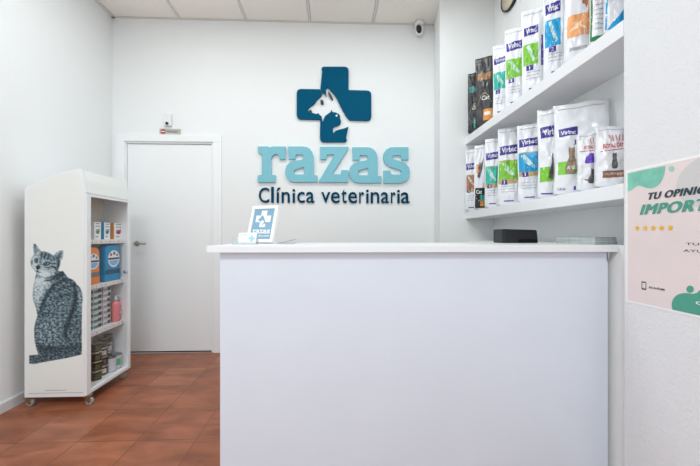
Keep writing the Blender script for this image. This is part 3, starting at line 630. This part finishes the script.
# stacked trays on the third shelf
TRAYW = mat('tray_white', (226, 230, 230), 0.35); TRAYG = mat('tray_green', (92, 134, 126), 0.4); TRAYD = mat('tray_dark', (52, 58, 66), 0.4); TRAYP = mat('tray_pink', (186, 150, 168), 0.4); FOIL = mat('foil', (190, 194, 196), 0.3, 0.8)
def tray(x, y, z, W, D, h, band, lab):
    o = empty('food_tray', (x, y, z)); label_of(o, lab, 'pet food', 'food trays stacked on the cabinet\'s third shelf')
    bm = bmesh.new(); prism(bm, rounded([(-D / 2, -W / 2), (D / 2, -W / 2), (D / 2, W / 2), (-D / 2, W / 2)], 0.006, 3), 'z', 0, h - 0.004); fin('sleeve', bm, TRAYW, o)
    bm = bmesh.new(); prism(bm, rounded([(-D / 2 - .001, -W / 2 - .001), (D / 2 + .001, -W / 2 - .001), (D / 2 + .001, W / 2 + .001), (-D / 2 - .001, W / 2 + .001)], 0.006, 3), 'z', h - 0.004, h - 0.001); fin('foil_lid', bm, FOIL, o)
    bm = bmesh.new(); box(bm, D / 2, D / 2 + 0.001, -W * .46, W * .05, h * .12, h * .6); box(bm, D * -.1, D * .46, -W / 2 - 0.001, -W / 2, h * .12, h * .6); fin('colour_band', bm, band, o)
    bm = bmesh.new(); box(bm, D / 2, D / 2 + 0.0012, W * .05, W * .40, h * .15, h * .75); box(bm, -D * .45, -D * .1, -W / 2 - 0.0012, -W / 2, h * .15, h * .75); fin('animal_band', bm, TRAYD, o)
xs3 = -1.765
for si, (xa, xb, band, nm) in enumerate(((93.0, 102.2, TRAYG, 'left'), (103.2, 111.0, TRAYP, 'right'))):
    ya = onX(xa, 300, xs3 + 0.03)[0]; yb = onX(xb, 300, xs3 + 0.03)[0]
    for k in range(7):
        tray(xs3 + random.uniform(-.003, .003), (ya + yb) / 2 + random.uniform(-.002, .002), 0.4705 + k * 0.0425, yb - ya - 0.004, 0.06, 0.0425, band,
             f'{"green" if si == 0 else "pink"}-banded food tray, {ordn[k]} from the bottom of the {nm} stack in the cabinet')
# pink bottle
pb = empty('shampoo_bottle', (-1.738, 2.576, 0.4705)); label_of(pb, 'pink shampoo bottle with clear cap on the cabinet\'s third shelf', 'bottle')
bm = bmesh.new(); lathe(bm, [(0, 0), (0.034, 0), (0.037, 0.006), (0.037, 0.135), (0.033, 0.15), (0.016, 0.158), (0.014, 0.162), (0, 0.162)], 28, Matrix.Diagonal((0.8, 1, 1, 1))); fin('bottle_body', bm, mat('pink_plastic', (238, 132, 136), 0.25), pb)
bm = bmesh.new(); lathe(bm, [(0.015, 0.16), (0.016, 0.185), (0.010, 0.19), (0.008, 0.205), (0, 0.206)], 20); box(bm, -0.005, 0.034, -0.006, 0.006, 0.194, 0.204, bev=0.002); fin('pump_cap', bm, mat('cap_clear', (206, 206, 208), 0.2), pb)
bm = bmesh.new(); put(bm, curve_data([ellipse(0.005, 0.07, 0.013, 0.017)], 0), lambda a, z, t=0: (0.0302, a, z)); put(bm, curve_data([ellipse(0.005, 0.07, 0.009, 0.012)], 0), lambda a, z, t=0: (0.0308, a, z), 1); fin('dog_print', bm, [mat('bottle_ink', (96, 60, 70), 0.5), PAPER], pb)
# cans on the cabinet floor
CANB = mat('can_brown', (66, 48, 38), 0.4, var=0.5, vscale=60); CANG = mat('can_olive', (92, 104, 58), 0.4, var=0.5, vscale=50); CANM = mat('can_metal', (176, 176, 178), 0.25, 0.9); CANGR = mat('can_grey', (120, 128, 134), 0.4, var=0.3, vscale=50); CANW = mat('can_white', (216, 216, 226), 0.4); CANGN = mat('can_mint', (90, 190, 140), 0.4); CANP = mat('can_cream', (214, 206, 196), 0.4)
def can(x, y, z, r, h, body, stripe, lab, grp):
    o = empty('food_can', (x, y, z)); label_of(o, lab, 'can', grp)
    bm = bmesh.new(); lathe(bm, [(0, 0), (r, 0), (r, 0.003), (r - 0.0015, 0.005), (r - 0.0015, h - 0.006), (r, h - 0.004), (r, h - 0.001), (r - 0.003, h - 0.001), (r - 0.004, h - 0.003), (0, h - 0.003)], 22); fin('can_shell', bm, CANM, o)
    bm = bmesh.new(); lathe(bm, [(r - 0.0012, 0.006), (r - 0.0009, h - 0.0065)], 22); bmesh.ops.delete(bm, geom=[f for f in bm.faces if len(f.verts) > 4], context='FACES'); fin('paper_label', bm, body, o)
    if stripe:
        bm = bmesh.new(); n = 8
        vs = []
        for i in range(n + 1):
            a = -1.15 + 1.0 * i / n
            vs.append([bm.verts.new(((r - 0.0004) * math.cos(a), (r - 0.0004) * math.sin(a), q)) for q in (h * .25, h * .75)])
        for a, b in zip(vs, vs[1:]): bm.faces.new((a[0], b[0], b[1], a[1]))
        fin('label_patch', bm, stripe, o)
zb = ZB + 0.0305
for (px, xx, n, nm, mats) in ((96.3, -1.735, 4, 'nearest', (CANB, CANG)), (102.6, -1.755, 4, 'middle', (CANB, CANP)), (108.0, -1.785, 4, 'farthest', (CANGR, CANW))):
    y = onX(px, 360, xx)[0]
    for k in range(n):
        hh_ = 0.068
        can(xx, y, zb + k * hh_, 0.033, hh_, mats[0], mats[1] if k % 2 == 0 else CANG, f'small food can, {ordn[k]} from the bottom of the {nm} stack on cabinet floor', 'small cans stacked on the cabinet floor')
for (px, xx, lab, st) in ((111.0, -1.735, 'large white can beside the can stacks on the cabinet floor', None), (119.0, -1.732, 'large white can with green patch, nearest the cabinet\'s far side', CANGN)):
    y = onX(px, 360, xx)[0]; can(xx, min(y, 2.576), zb, 0.036 if st else 0.036, 0.11, CANW, st, lab, 'large white cans on the cabinet floor')

# ------------------------------------------------------------------ bags on the niche shelves
BAGW = mat('bag_white', (238, 240, 245), 0.2, var=0.02, vscale=20, bump=0.35, bscale=26, coat=0.4); BAGD = mat('bag_black', (56, 56, 60), 0.3, var=0.25, vscale=24)
PURP = mat('brand_purple', (58, 48, 146), 0.3); GOLD = mat('bag_gold', (196, 166, 112), 0.35); WHT = mat('print_white', (244, 244, 246), 0.35); GREY = mat('print_grey_text', (176, 178, 188), 0.5)
col = lambda n, c: mat(n, c, 0.28, var=0.1, vscale=18)
LIME = col('bag_lime', (124, 198, 52)); BLUE = col('bag_cyan', (14, 158, 214)); TEALB = col('bag_teal', (44, 184, 164)); ORNG = col('bag_orange', (240, 168, 104)); BROWN = col('bag_brown', (176, 116, 84)); RED = mat('brand_red', (204, 40, 48), 0.4)
DGREEN = mat('edge_green', (16, 122, 62), 0.35); DKCAT = mat('cat_print_dark', (96, 92, 92), 0.4, var=0.4, vscale=60); TAN = mat('cat_print_tan', (150, 128, 106), 0.4, var=0.4, vscale=60); VIO = mat('oval_violet', (104, 66, 190), 0.35); DBROWN = mat('band_brown', (150, 100, 76), 0.35); BLK = mat('ink_black', (20, 20, 24), 0.4); ORG2 = mat('accent_orange', (226, 142, 46), 0.35)
class Bag:
    def __init__(s, xl, xr, ytop, shelf, lab, t=0.07, rot=30, base=BAGW, X=XR, seed=0, dark=False, ybot=None):
        a = math.radians(rot); z = shelf[1]; u, k = ray(xl); Y = X / k
        c_, s_ = 1.0, YAW
        ur = (xr - CX) / F; ax, ay = math.cos(a), -math.sin(a)
        wdt = (ur * (Y + s_ * X) - (X - s_ * Y)) / ((ax - s_ * ay) - ur * (ay + s_ * ax))
        s.w = wdt; s.t = t; s.seed = seed
        s.h = CAMZ - (ytop - HY) * dist(X, Y) / F - z
        cxp = X + ax * wdt / 2 + (t / 2) * math.sin(a); cyp = Y + ay * wdt / 2 + (t / 2) * math.cos(a)
        s.o = empty('pet_food_bag', (cxp, cyp, z + 0.0015), -a); label_of(s.o, lab, 'pet food bag', 'pet food bags on the upper niche shelf' if shelf is SU else 'pet food bags on the lower niche shelf')
        s.mesh(base)
    def S(s, u, v, side=-1, off=0.0):
        p = 1.0 if v < 0.5 else max(0.0, 1 - ((v - 0.5) / 0.44) ** 1.7)
        p *= 0.62 + 0.38 * min(1, v / 0.10) ** 0.6
        edge = (1 - abs(u) ** 4) * 0.45 + 0.55
        half = s.t / 2 * p * edge + 0.0012
        q = Vector((u * 2.2 + s.seed * 3.1, v * 4.5, side * 2.0 + s.seed))
        wr = noise.noise(q) * 0.010 + noise.noise(q * 2.7) * 0.006 + abs(noise.noise(Vector((u * 1.5 + v * 5, v * 9 - u * 3, s.seed)))) * -0.006 + noise.noise(q * 7) * 0.0018
        x = u * s.w / 2 * (1 - 0.05 * math.sin(math.pi * min(1, v * 1.05)) + 0.04 * noise.noise(Vector((u * .6, v * 4, s.seed * 2.3))))
        lift = 0.010 * abs(u) ** 3 * max(0, 1 - v / 0.12) + noise.noise(Vector((u * 1.2, s.seed, 3))) * 0.012 * max(0, v - .8) * 5
        sway = noise.noise(Vector((s.seed * 7.7, v * 1.5, 0))) * 0.004
        return Vector((x + sway, side * (half + off) + wr * min(1, v * 6) * (1 if v < .93 else .3), v * s.h + lift))
    def mesh(s, base):
        bm = bmesh.new(); NU, NV = 22, 40; fr = []; bk = []
        for j in range(NV + 1):
            v = j / NV
            fr.append([bm.verts.new(s.S(-1 + 2 * i / NU, v, -1)) for i in range(NU + 1)]); bk.append([bm.verts.new(s.S(-1 + 2 * i / NU, v, 1)) for i in range(NU + 1)])
        for j in range(NV):
            for i in range(NU):
                bm.faces.new((fr[j][i], fr[j][i + 1], fr[j + 1][i + 1], fr[j + 1][i])); bm.faces.new((bk[j][i + 1], bk[j][i], bk[j + 1][i], bk[j + 1][i + 1]))
            bm.faces.new((bk[j][0], fr[j][0], fr[j + 1][0], bk[j + 1][0])); bm.faces.new((fr[j][NU], bk[j][NU], bk[j + 1][NU], fr[j + 1][NU]))
        for i in range(NU):
            bm.faces.new((fr[0][i + 1], fr[0][i], bk[0][i], bk[0][i + 1])); bm.faces.new((fr[NV][i], fr[NV][i + 1], bk[NV][i + 1], bk[NV][i]))
        fin('bag_body', bm, base, s.o, smooth=True)
    def patch(s, nm, u0, u1, v0, v1, m, off=0.0012, skew=0.0, n=16):
        bm = bmesh.new(); g = [[bm.verts.new(s.S((u0 + (u1 - u0) * i / n) * 2 - 1, v0 + (v1 - v0) * j / n + skew * (i / n), -1, off)) for i in range(n + 1)] for j in range(n + 1)]
        for j in range(n):
            for i in range(n): bm.faces.new((g[j][i], g[j][i + 1], g[j + 1][i + 1], g[j + 1][i]))
        return fin(nm, bm, m, s.o, smooth=True)
    def shape(s, nm, pts, m, off=0.0015):
        return s.decal(nm, curve_data([pts], 0), m, off, 0, 0)
    def decal(s, nm, data, m, off, skew, u0):
        bm = bmesh.new(); put(bm, data, lambda x, y, z: (x, y, 0))
        for k in range(1, 20):
            bmesh.ops.bisect_plane(bm, geom=bm.verts[:] + bm.edges[:] + bm.faces[:], plane_co=(k / 20, 0, 0), plane_no=(1, 0, 0))
        ys_ = [v.co.y for v in bm.verts]; k = math.ceil(min(ys_) * 40)
        while k / 40 < max(ys_):
            bmesh.ops.bisect_plane(bm, geom=bm.verts[:] + bm.edges[:] + bm.faces[:], plane_co=(0, k / 40, 0), plane_no=(0, 1, 0)); k += 1
        for v in bm.verts: v.co = s.S(v.co.x * 2 - 1, v.co.y + skew * (v.co.x - u0), -1, off)
        return fin(nm, bm, m, s.o)
    def text(s, nm, tx, u0, u1, v0, v1, m, off=0.0022, bold=0.02, skew=0.0, shear=0.0):
        return s.decal(nm, fit(text_data(tx, 0, bold, shear), u0, u1, v0, v1), m, off, skew, u0)
    def seal(s): s.patch('seal_line', 0.08, 0.92, 0.945, 0.953, GREY)
    def virbac(s, color, num=None, l=(.66, .78), p=(.36, .57), gold=True, lx=(.08, .95), px=(.05, .95)):
        s.seal()
        s.patch('brand_flag', lx[0], lx[1], l[0], l[1] - .015, PURP, skew=0.012)
        s.text('brand_name', 'Virbac', lx[0] + .1, lx[1] - .1, l[0] + .03, l[1] - .03, WHT, skew=0.012)
        s.patch('colour_panel', px[0], px[1], p[0], p[1], color)
        s.shape('panel_highlight', [(px[0] + .12, p[1] - .02), (px[0] + .26, p[1] - .015), (px[1] - .12, p[0] + .05), (px[1] - .2, p[0] + .03), (px[0] + .3, p[0] + .11)], mat('panel_pale', (206, 234, 226), 0.3))  # pale diagonal glint painted onto the colour panel
        if gold: s.patch('gold_band', px[0], px[1], p[0] - .055, p[0], GOLD); s.patch('gold_edge', px[0], px[1], p[1], p[1] + .012, GOLD)
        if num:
            s.patch('number_box', .18, .48, p[0] - .065, p[0] - .005, PURP, 0.0015); s.text('number', num, .30 if num == '1' else .28, .345 if num == '1' else .38, p[0] - .055, p[0] - .015, WHT)
        for k in range(3): s.patch('small_text', .15, .8, .24 - k * .035, .247 - k * .035, GREY)
        s.patch('weight_text', .3, .75, .05, .065, mat('ink_violet', (90, 86, 150), 0.4))
def cat_shape(b, u0, v0, su, sv, m, nm='cat_print'):
    P = [(0.1, 0), (0.9, 0), (0.95, .3), (.85, .5), (.74, .6), (.78, .78), (.76, 1.0), (.64, .92), (.46, .92), (.34, 1.0), (.32, .78), (.36, .62), (.2, .45), (.08, .25)]
    b.shape(nm, [(u0 + x * su, v0 + y * sv) for x, y in smooth_poly(P)], m, 0.0024)
LS, US = SL_, SU
# lower shelf, far to near
b = Bag(465, 477, 149.5, LS, 'white bag with brown panel, farthest on the lower shelf', t=.06, X=1.158, seed=1); b.virbac(BROWN, '3', px=(.1, .95))
b = Bag(474, 486, 145.5, LS, 'narrow white bag with black bottom and orange square on lower shelf', t=.06, X=1.158, seed=2)
b.seal(); b.shape('cat_print', [(.3, .5), (.5, .48), (.72, .62), (.82, .8), (.62, .7), (.5, .74), (.35, .62)], DKCAT); b.patch('black_base', .1, .95, .02, .33, BLK); b.patch('teal_square', .55, .85, .1, .22, TEALB, .0015); b.patch('orange_square', .55, .85, .05, .13, ORG2, .0016); b.text('white_script', 'Cat', .2, .7, .24, .3, WHT); b.patch('tan_patch', .2, .55, .56, .7, ORNG)
b = Bag(484.5, 500, 138.5, LS, 'white bag with small teal panel, third from the far end of lower shelf', t=.07, X=1.17, seed=3); b.virbac(TEALB, '2', l=(.68, .80), p=(.34, .58))
b = Bag(497.5, 520, 127.8, LS, 'white bag with lime green panel beside the blue one on lower shelf', t=.08, seed=4); b.virbac(LIME, '1', l=(.64, .77), p=(.33, .56))
b = Bag(517.5, 541, 124.5, LS, 'white bag with bright blue panel on the lower shelf', t=.08, seed=5); b.virbac(BLUE, '1', l=(.70, .82), p=(.38, .62))
b = Bag(538, 572, 108.5, LS, 'large white bag behind the cat-picture bag on lower shelf', t=.09, seed=6); b.seal()
b.patch('brand_flag', .08, .75, .66, .79, PURP, skew=.015); b.text('brand_name', 'Virbac', .16, .7, .69, .76, WHT, skew=.015); b.patch('colour_panel', .05, .95, .18, .34, LIME); cat_shape(b, .3, .2, .35, .3, DKCAT); b.patch('weight_text', .1, .5, .04, .055, PURP)
b = Bag(555, 612, 104, LS, 'widest white bag with tabby cat picture and green panel on lower shelf', t=.08, rot=26, seed=7); b.seal()
b.patch('brand_flag', .06, .42, .63, .72, PURP, skew=.012); b.text('brand_name', 'Virbac', .10, .38, .65, .695, WHT, skew=.01); b.text('big_initial', 'J', .33, .38, .53, .585, PURP)
b.patch('colour_panel', .04, .7, .22, .36, LIME); cat_shape(b, .15, .22, .26, .3, TAN); b.text('animal_word', 'ADULT', .2, .4, .27, .31, WHT, .0032); b.text('weight_text', '1,5 kg', .06, .2, .04, .075, PURP); b.patch('blue_square', .34, .39, .05, .09, PURP)
b = Bag(578.5, 606, 133, LS, 'white bag with violet oval and red lettering on the lower shelf', t=.05, rot=24, seed=8); b.seal()
b.text('brand_name', 'ROYAL CANIN', .22, 1.0 - .06, .71, .77, RED); b.patch('red_rule', .05, .95, .67, .682, RED)
def crown(b, u, v, su, sv):
    for k in range(5):
        x = u + (k - 2) * su * .22; b.shape('crown_ray', [(x - .01, v), (x + .015, v), (x + (k - 2) * .02 + .015, v + sv), (x + (k - 2) * .02 - .012, v + sv)], RED)
crown(b, .72, .8, .5, .1)
b.shape('violet_oval', [(.2, .48), (.26, .57), (.42, .63), (.6, .63), (.6, .47), (.3, .455)], VIO); cat_shape(b, .3, .12, .4, .26, DKCAT); b.shape('cat_tail', [(.15, .2), (.35, .16), (.6, .14), (.6, .17), (.35, .19)], DKCAT)
b = Bag(599, 633, 126, LS, 'white bag with kitten picture and brown band, nearest on lower shelf', t=.06, rot=18, seed=9); b.seal()
b.text('brand_name', 'ROYAL CANIN', .12, .9, .62, .70, RED, skew=.03); b.patch('red_rule', .05, .95, .575, .587, RED, skew=.03); crown(b, .55, .74, .4, .11)
cat_shape(b, .34, .29, .22, .27, DKCAT); b.patch('brown_band', .1, .95, .15, .26, DBROWN); b.text('band_text', 'GASTROINTESTINAL', .16, .9, .19, .225, WHT, bold=0)
# upper shelf, far to near
def darkbag(xl, xr, yt, lab, acc, seed):
    b = Bag(xl, xr, yt, US, lab, t=.06, base=BAGD, X=1.158, seed=seed)
    b.patch('top_band', .1, .9, .66, .76, mat('band_%d' % seed, tuple(int(c * .55 + 30) for c in acc), 0.35, var=.4, vscale=50)); b.patch('accent_square', .45, .95, .08, .24, mat('accent_%d' % seed, acc, 0.35)); b.patch('accent_label', .5, .85, .15, .2, WHT, .0015)
    P = [(.1 + .8 * k / 14, .3 + .16 * math.sin(k / 14 * 3.0)) for k in range(15)]; b.shape('gold_curve', P + [(x, y + .012) for x, y in P[::-1]], GOLD)
    b.text('white_script', 'Cat', .35, .8, .37, .43, WHT, shear=.3)
darkbag(467.5, 481, 73, 'black bag with teal accents, farthest on the upper shelf', (40, 186, 164), 11)
darkbag(475, 493.5, 58, 'black bag with orange square in front of the teal-accented one', (230, 150, 50), 12)
b = Bag(492.5, 508, 45, US, 'narrow white bag with small teal panel on the upper shelf', t=.06, seed=13); b.virbac(TEALB, '2', l=(.72, .82), p=(.37, .6), gold=False)
b = Bag(504.5, 524, 28.5, US, 'white bag with dark lime panel, between teal and taller lime bags', t=.07, seed=14); b.virbac(LIME, '3', l=(.70, .83), p=(.36, .59), gold=False)
b = Bag(521.5, 546, 9, US, 'taller white bag with lime panel, left of the upper blue one', t=.08, seed=15); b.virbac(LIME, '1', l=(.67, .79), p=(.33, .57), gold=False, lx=(.08, .7), px=(.05, .68)); b.patch('side_text', .82, .92, .3, .65, PURP)
b = Bag(543.5, 570, -13, US, 'white bag with blue panel on the upper shelf', t=.08, seed=16); b.virbac(BLUE, '2', l=(.69, .83), p=(.33, .62), gold=False, lx=(.06, .66), px=(.04, .66))
b = Bag(565.5, 602, -40, US, 'big white bag with orange panel and puppy print on upper shelf', t=.09, rot=26, seed=17); b.seal()
b.patch('colour_panel', .06, .80, .23, .44, ORNG); b.shape('puppy_print', smooth_poly([(.45, .53), (.5, .63), (.62, .65), (.75, .6), (.78, .47), (.72, .35), (.62, .31), (.64, .45), (.56, .53)]), BROWN); b.shape('panel_highlight', [(.1, .29), (.4, .31), (.7, .26), (.42, .335), (.6, .41), (.3, .35)], mat('panel_peach', (248, 222, 196), 0.3)); b.patch('lower_text', .1, .6, .1, .13, GREY)  # peach highlight is a glint painted onto the orange panel
b = Bag(590, 618, -50, US, 'white bag with green edges, second nearest on the upper shelf', t=.05, rot=30, seed=18)
b.patch('green_edge', .0, .06, .02, .92, DGREEN); b.patch('green_edge', .06, .9, .02, .07, DGREEN)
for k in range(9): b.patch('small_text', .15, .75, .14 + k * .05, .15 + k * .05, GREY)
b = Bag(606, 630, -55, US, 'white bag with blue edges, nearest on the upper shelf', t=.04, rot=24, seed=19)
b.patch('blue_edge', .0, .07, .02, .8, BLUE); b.shape('blue_foot', [(.07, .02), (.95, .02), (.95, .3), (.6, .16), (.3, .1)], BLUE)
for k in range(8): b.patch('small_text', .2, .8, .34 + k * .05, .35 + k * .05, GREY)

# ------------------------------------------------------------------ things on the counter
# photo frame, turned a little left and leaning back
fy = 1.70; fx = ray(245.5)[1] * fy
fr = empty('photo_frame', (fx + 0.076, fy - 0.03, CZ + 0.0072), math.radians(-22)); label_of(fr, 'white photo frame with blue clinic logo print standing on the counter', 'photo frame')
FW, FH, FD, FB = 0.164, 0.208, 0.022, 0.018
T = Matrix.Rotation(math.radians(-17), 4, 'X')
def frp(bm): bm.transform(T)
def fxy(off): return lambda x, z, h=0: T @ Vector((x, -off, z))
bm = bmesh.new(); box(bm, -FW / 2, FW / 2, 0, FD, 0, FB, bev=.002); box(bm, -FW / 2, FW / 2, 0, FD, FH - FB, FH, bev=.002); box(bm, -FW / 2, -FW / 2 + FB, 0, FD, FB, FH - FB, bev=.002); box(bm, FW / 2 - FB, FW / 2, 0, FD, FB, FH - FB, bev=.002); frp(bm); fin('frame_border', bm, PAPER, fr)
bm = bmesh.new(); box(bm, -FW / 2 + FB * .9, FW / 2 - FB * .9, 0.005, 0.008, FB * .9, FH - FB * .9); frp(bm); fin('blue_print', bm, PRINTBLUE, fr)
cr = [(183, 37), (329, 37), (329, 157), (446, 157), (446, 311), (329, 311), (329, 424), (183, 424), (183, 306), (62, 306), (62, 153), (183, 153)]
mpf = lambda p: ((p[0] - 254) / 384 * 0.094, FH * .64 - (p[1] - 230) / 384 * 0.094)
bm = bmesh.new(); put(bm, curve_data([[mpf(p) for p in cr]], 0), fxy(-0.0045)); fin('white_cross', bm, WHT, fr)
dog = [(222, 140), (272, 205), (300, 262), (330, 312), (328, 345), (280, 360), (250, 379), (248, 352), (286, 332), (290, 318), (278, 280), (241, 258), (208, 290), (196, 320), (190, 292), (162, 280), (121, 262), (134, 240), (164, 210), (190, 186), (190, 160), (207, 176)]
bm = bmesh.new(); put(bm, curve_data([[mpf(p) for p in dog]], 0), fxy(-0.0040)); fin('dog_cutout', bm, PRINTBLUE, fr)
bm = bmesh.new()
for (ch, outs, ox) in GLY:
    pl = [[(ox + x / G10 - 333, y) for x, y in p] for p in outs]; pl = [[(x / 156 * 0.112, 0.050 + (420 - y) / 375 * 0.022) for x, y in p] for p in pl]
    put(bm, curve_data(pl, 0), fxy(-0.0045))
fin('razas_lettering', bm, WHT, fr)
bm = bmesh.new(); put(bm, fit(text_data('Clínica veterinaria', 0, .02), -.012, .056, .032, .043), fxy(-0.0045)); fin('small_lettering', bm, WHT, fr)
bm = bmesh.new(); prism(bm, [(-0.02, 0.0), (0.02, 0.0), (0.012, 0.15), (-0.012, 0.15)], 'y', 0, 0.003); bm.transform(Matrix.Translation((0, 0.085, 0)) @ Matrix.Rotation(math.radians(14), 4, 'X')); fin('easel_leg', bm, PAPER, fr)
# card holder and cards
hy = 1.50; hx0 = ray(231.9)[1] * hy; hx1 = ray(256.4)[1] * hy; hw = (hx1 - hx0) / 2
ch = empty('card_holder', ((hx0 + hx1) / 2, hy, CZ + 0.0005)); label_of(ch, 'clear acrylic business card holder in front of the photo frame', 'card holder')
bm = bmesh.new(); box(bm, -hw, hw, 0, 0.045, 0, 0.002); box(bm, -hw, hw, 0, 0.002, 0, 0.012)
box(bm, -hw, -hw + 0.002, 0, 0.045, 0.002, 0.028); box(bm, hw - 0.002, hw, 0, 0.045, 0.002, 0.028); box(bm, -hw, hw, 0.043, 0.045, 0.002, 0.034); fin('acrylic_tray', bm, ACRYL, ch)
for i in range(3):
    c = empty('business_card', ((hx0 + hx1) / 2 + 0.012, hy + 0.005 + i * 0.006, CZ + 0.003)); label_of(c, 'white business card standing in the clear holder' + (', printed side showing in front' if i == 0 else ', middle of the three' if i == 1 else ', backmost of the three'), 'business card', 'business cards in the holder')
    Tc = Matrix.Rotation(math.radians(-14), 4, 'X'); cw = 0.0415
    bm = bmesh.new(); box(bm, -cw, cw, 0, 0.0012, 0, 0.053 + i * .001); bm.transform(Tc); fin('card_sheet', bm, PAPER, c)
    if i == 0:
        bm = bmesh.new(); put(bm, fit(text_data('RAZAS', 0, .01), -cw + .006, -.002, .040, .046), lambda x, y, z: Tc @ Vector((x, -.0006, y))); fin('card_text', bm, mat('card_ink', (120, 160, 186), .5), c)
        bm = bmesh.new(); put(bm, curve_data([[((p[0] - 254) / 384 * .03 + .02, .026 - (p[1] - 230) / 384 * .03) for p in cr]], 0), lambda x, y, z: Tc @ Vector((x, -.0006, y))); fin('card_cross', bm, mat('card_blue', (170, 208, 226), .5), c)
# loose leaflet behind the frame
lfx = ray(287)[1] * 1.72
lf = empty('leaflet', (lfx, 1.72, CZ + 0.0008)); label_of(lf, 'small grey folded leaflet lying right of the photo frame', 'leaflet')
bm = bmesh.new(); n = 8; rows = []
for i in range(n + 1):
    t_ = i / n; x = -0.05 + 0.095 * t_; z = 0.0005 + 0.021 * t_ ** 1.3
    rows.append([bm.verts.new((x, -0.03, z)), bm.verts.new((x + 0.004, 0.05, z)), bm.verts.new((x + .004, 0.05, z + 0.0012)), bm.verts.new((x, -0.03, z + 0.0012))])
for a, c in zip(rows, rows[1:]):
    for k in range(4): bm.faces.new((a[k], a[(k + 1) % 4], c[(k + 1) % 4], c[k]))
bm.faces.new(rows[0]); bm.faces.new(rows[-1])
box(bm, -0.05, 0.045, -0.03, 0.05, 0, 0.0008)
fin('folded_sheet', bm, mat('leaflet_grey', (196, 198, 198), 0.6), lf)
# black printer
py = 1.74; pxl = ray(503)[1] * py; pxr = ray(538.5)[1] * py; pw = pxr - pxl
pr = empty('receipt_printer', ((pxl + pxr) / 2, py, CZ + 0.0005)); label_of(pr, 'low black receipt printer on the counter under the shelves', 'printer')
bm = bmesh.new(); prism(bm, [(-pw / 2, 0), (pw / 2, 0), (pw / 2 - 0.008, 0.074), (-pw / 2, 0.079)], 'y', 0, 0.11); bmesh.ops.bevel(bm, geom=bm.edges[:], offset=0.004, segments=2, affect='EDGES'); fin('printer_body', bm, BLACK, pr)
bm = bmesh.new(); prism(bm, rounded([(-pw * .10, 0.001), (pw / 2 - .006, 0.001), (pw / 2 - .018, 0.024), (-pw * .07, 0.020)], [0, 0, .008, .008]), 'y', -0.003, 0.004); fin('front_tray', bm, BLACK2, pr)
boxo('side_cap', (-pw / 2 + 0.003, -pw / 2 + 0.012, -0.0012, 0.0, 0.004, 0.072), mat('black_soft', (44, 46, 50), 0.5), pr)
# brochure stack
sy = 1.385; sx = ray(595)[1] * sy
COLS = [(206, 210, 208), (190, 198, 200), (214, 212, 208), (184, 200, 204), (210, 208, 206), (176, 182, 184), (150, 156, 158)]
for k in range(6):
    o = empty('brochure', (sx, sy, CZ + 0.0004 + k * 0.0058), math.radians(15 + random.uniform(-1.2, 1.2)))
    label_of(o, 'grey brochure at the right end of the counter, ' + ('bottom of its stack' if k == 0 else 'topmost of its stack' if k == 5 else f'{ordn[k]} from the bottom of its stack'), 'brochure', 'brochures stacked on the counter')
    bm = bmesh.new(); box(bm, 0.0, 0.142, 0.0, 0.19, 0.0004, 0.0052, bev=0.0004); fin('pages', bm, mat('pages_%d' % k, COLS[k], 0.5, var=.12, vscale=120), o)
    bm = bmesh.new(); box(bm, -0.001, 0.143, -0.001, 0.191, 0.0, 0.0004); box(bm, -0.001, 0.143, -0.001, 0.191, 0.0052, 0.0056); fin('cover', bm, mat('cover_%d' % (k % 2), COLS[5 + k % 2], 0.4), o)
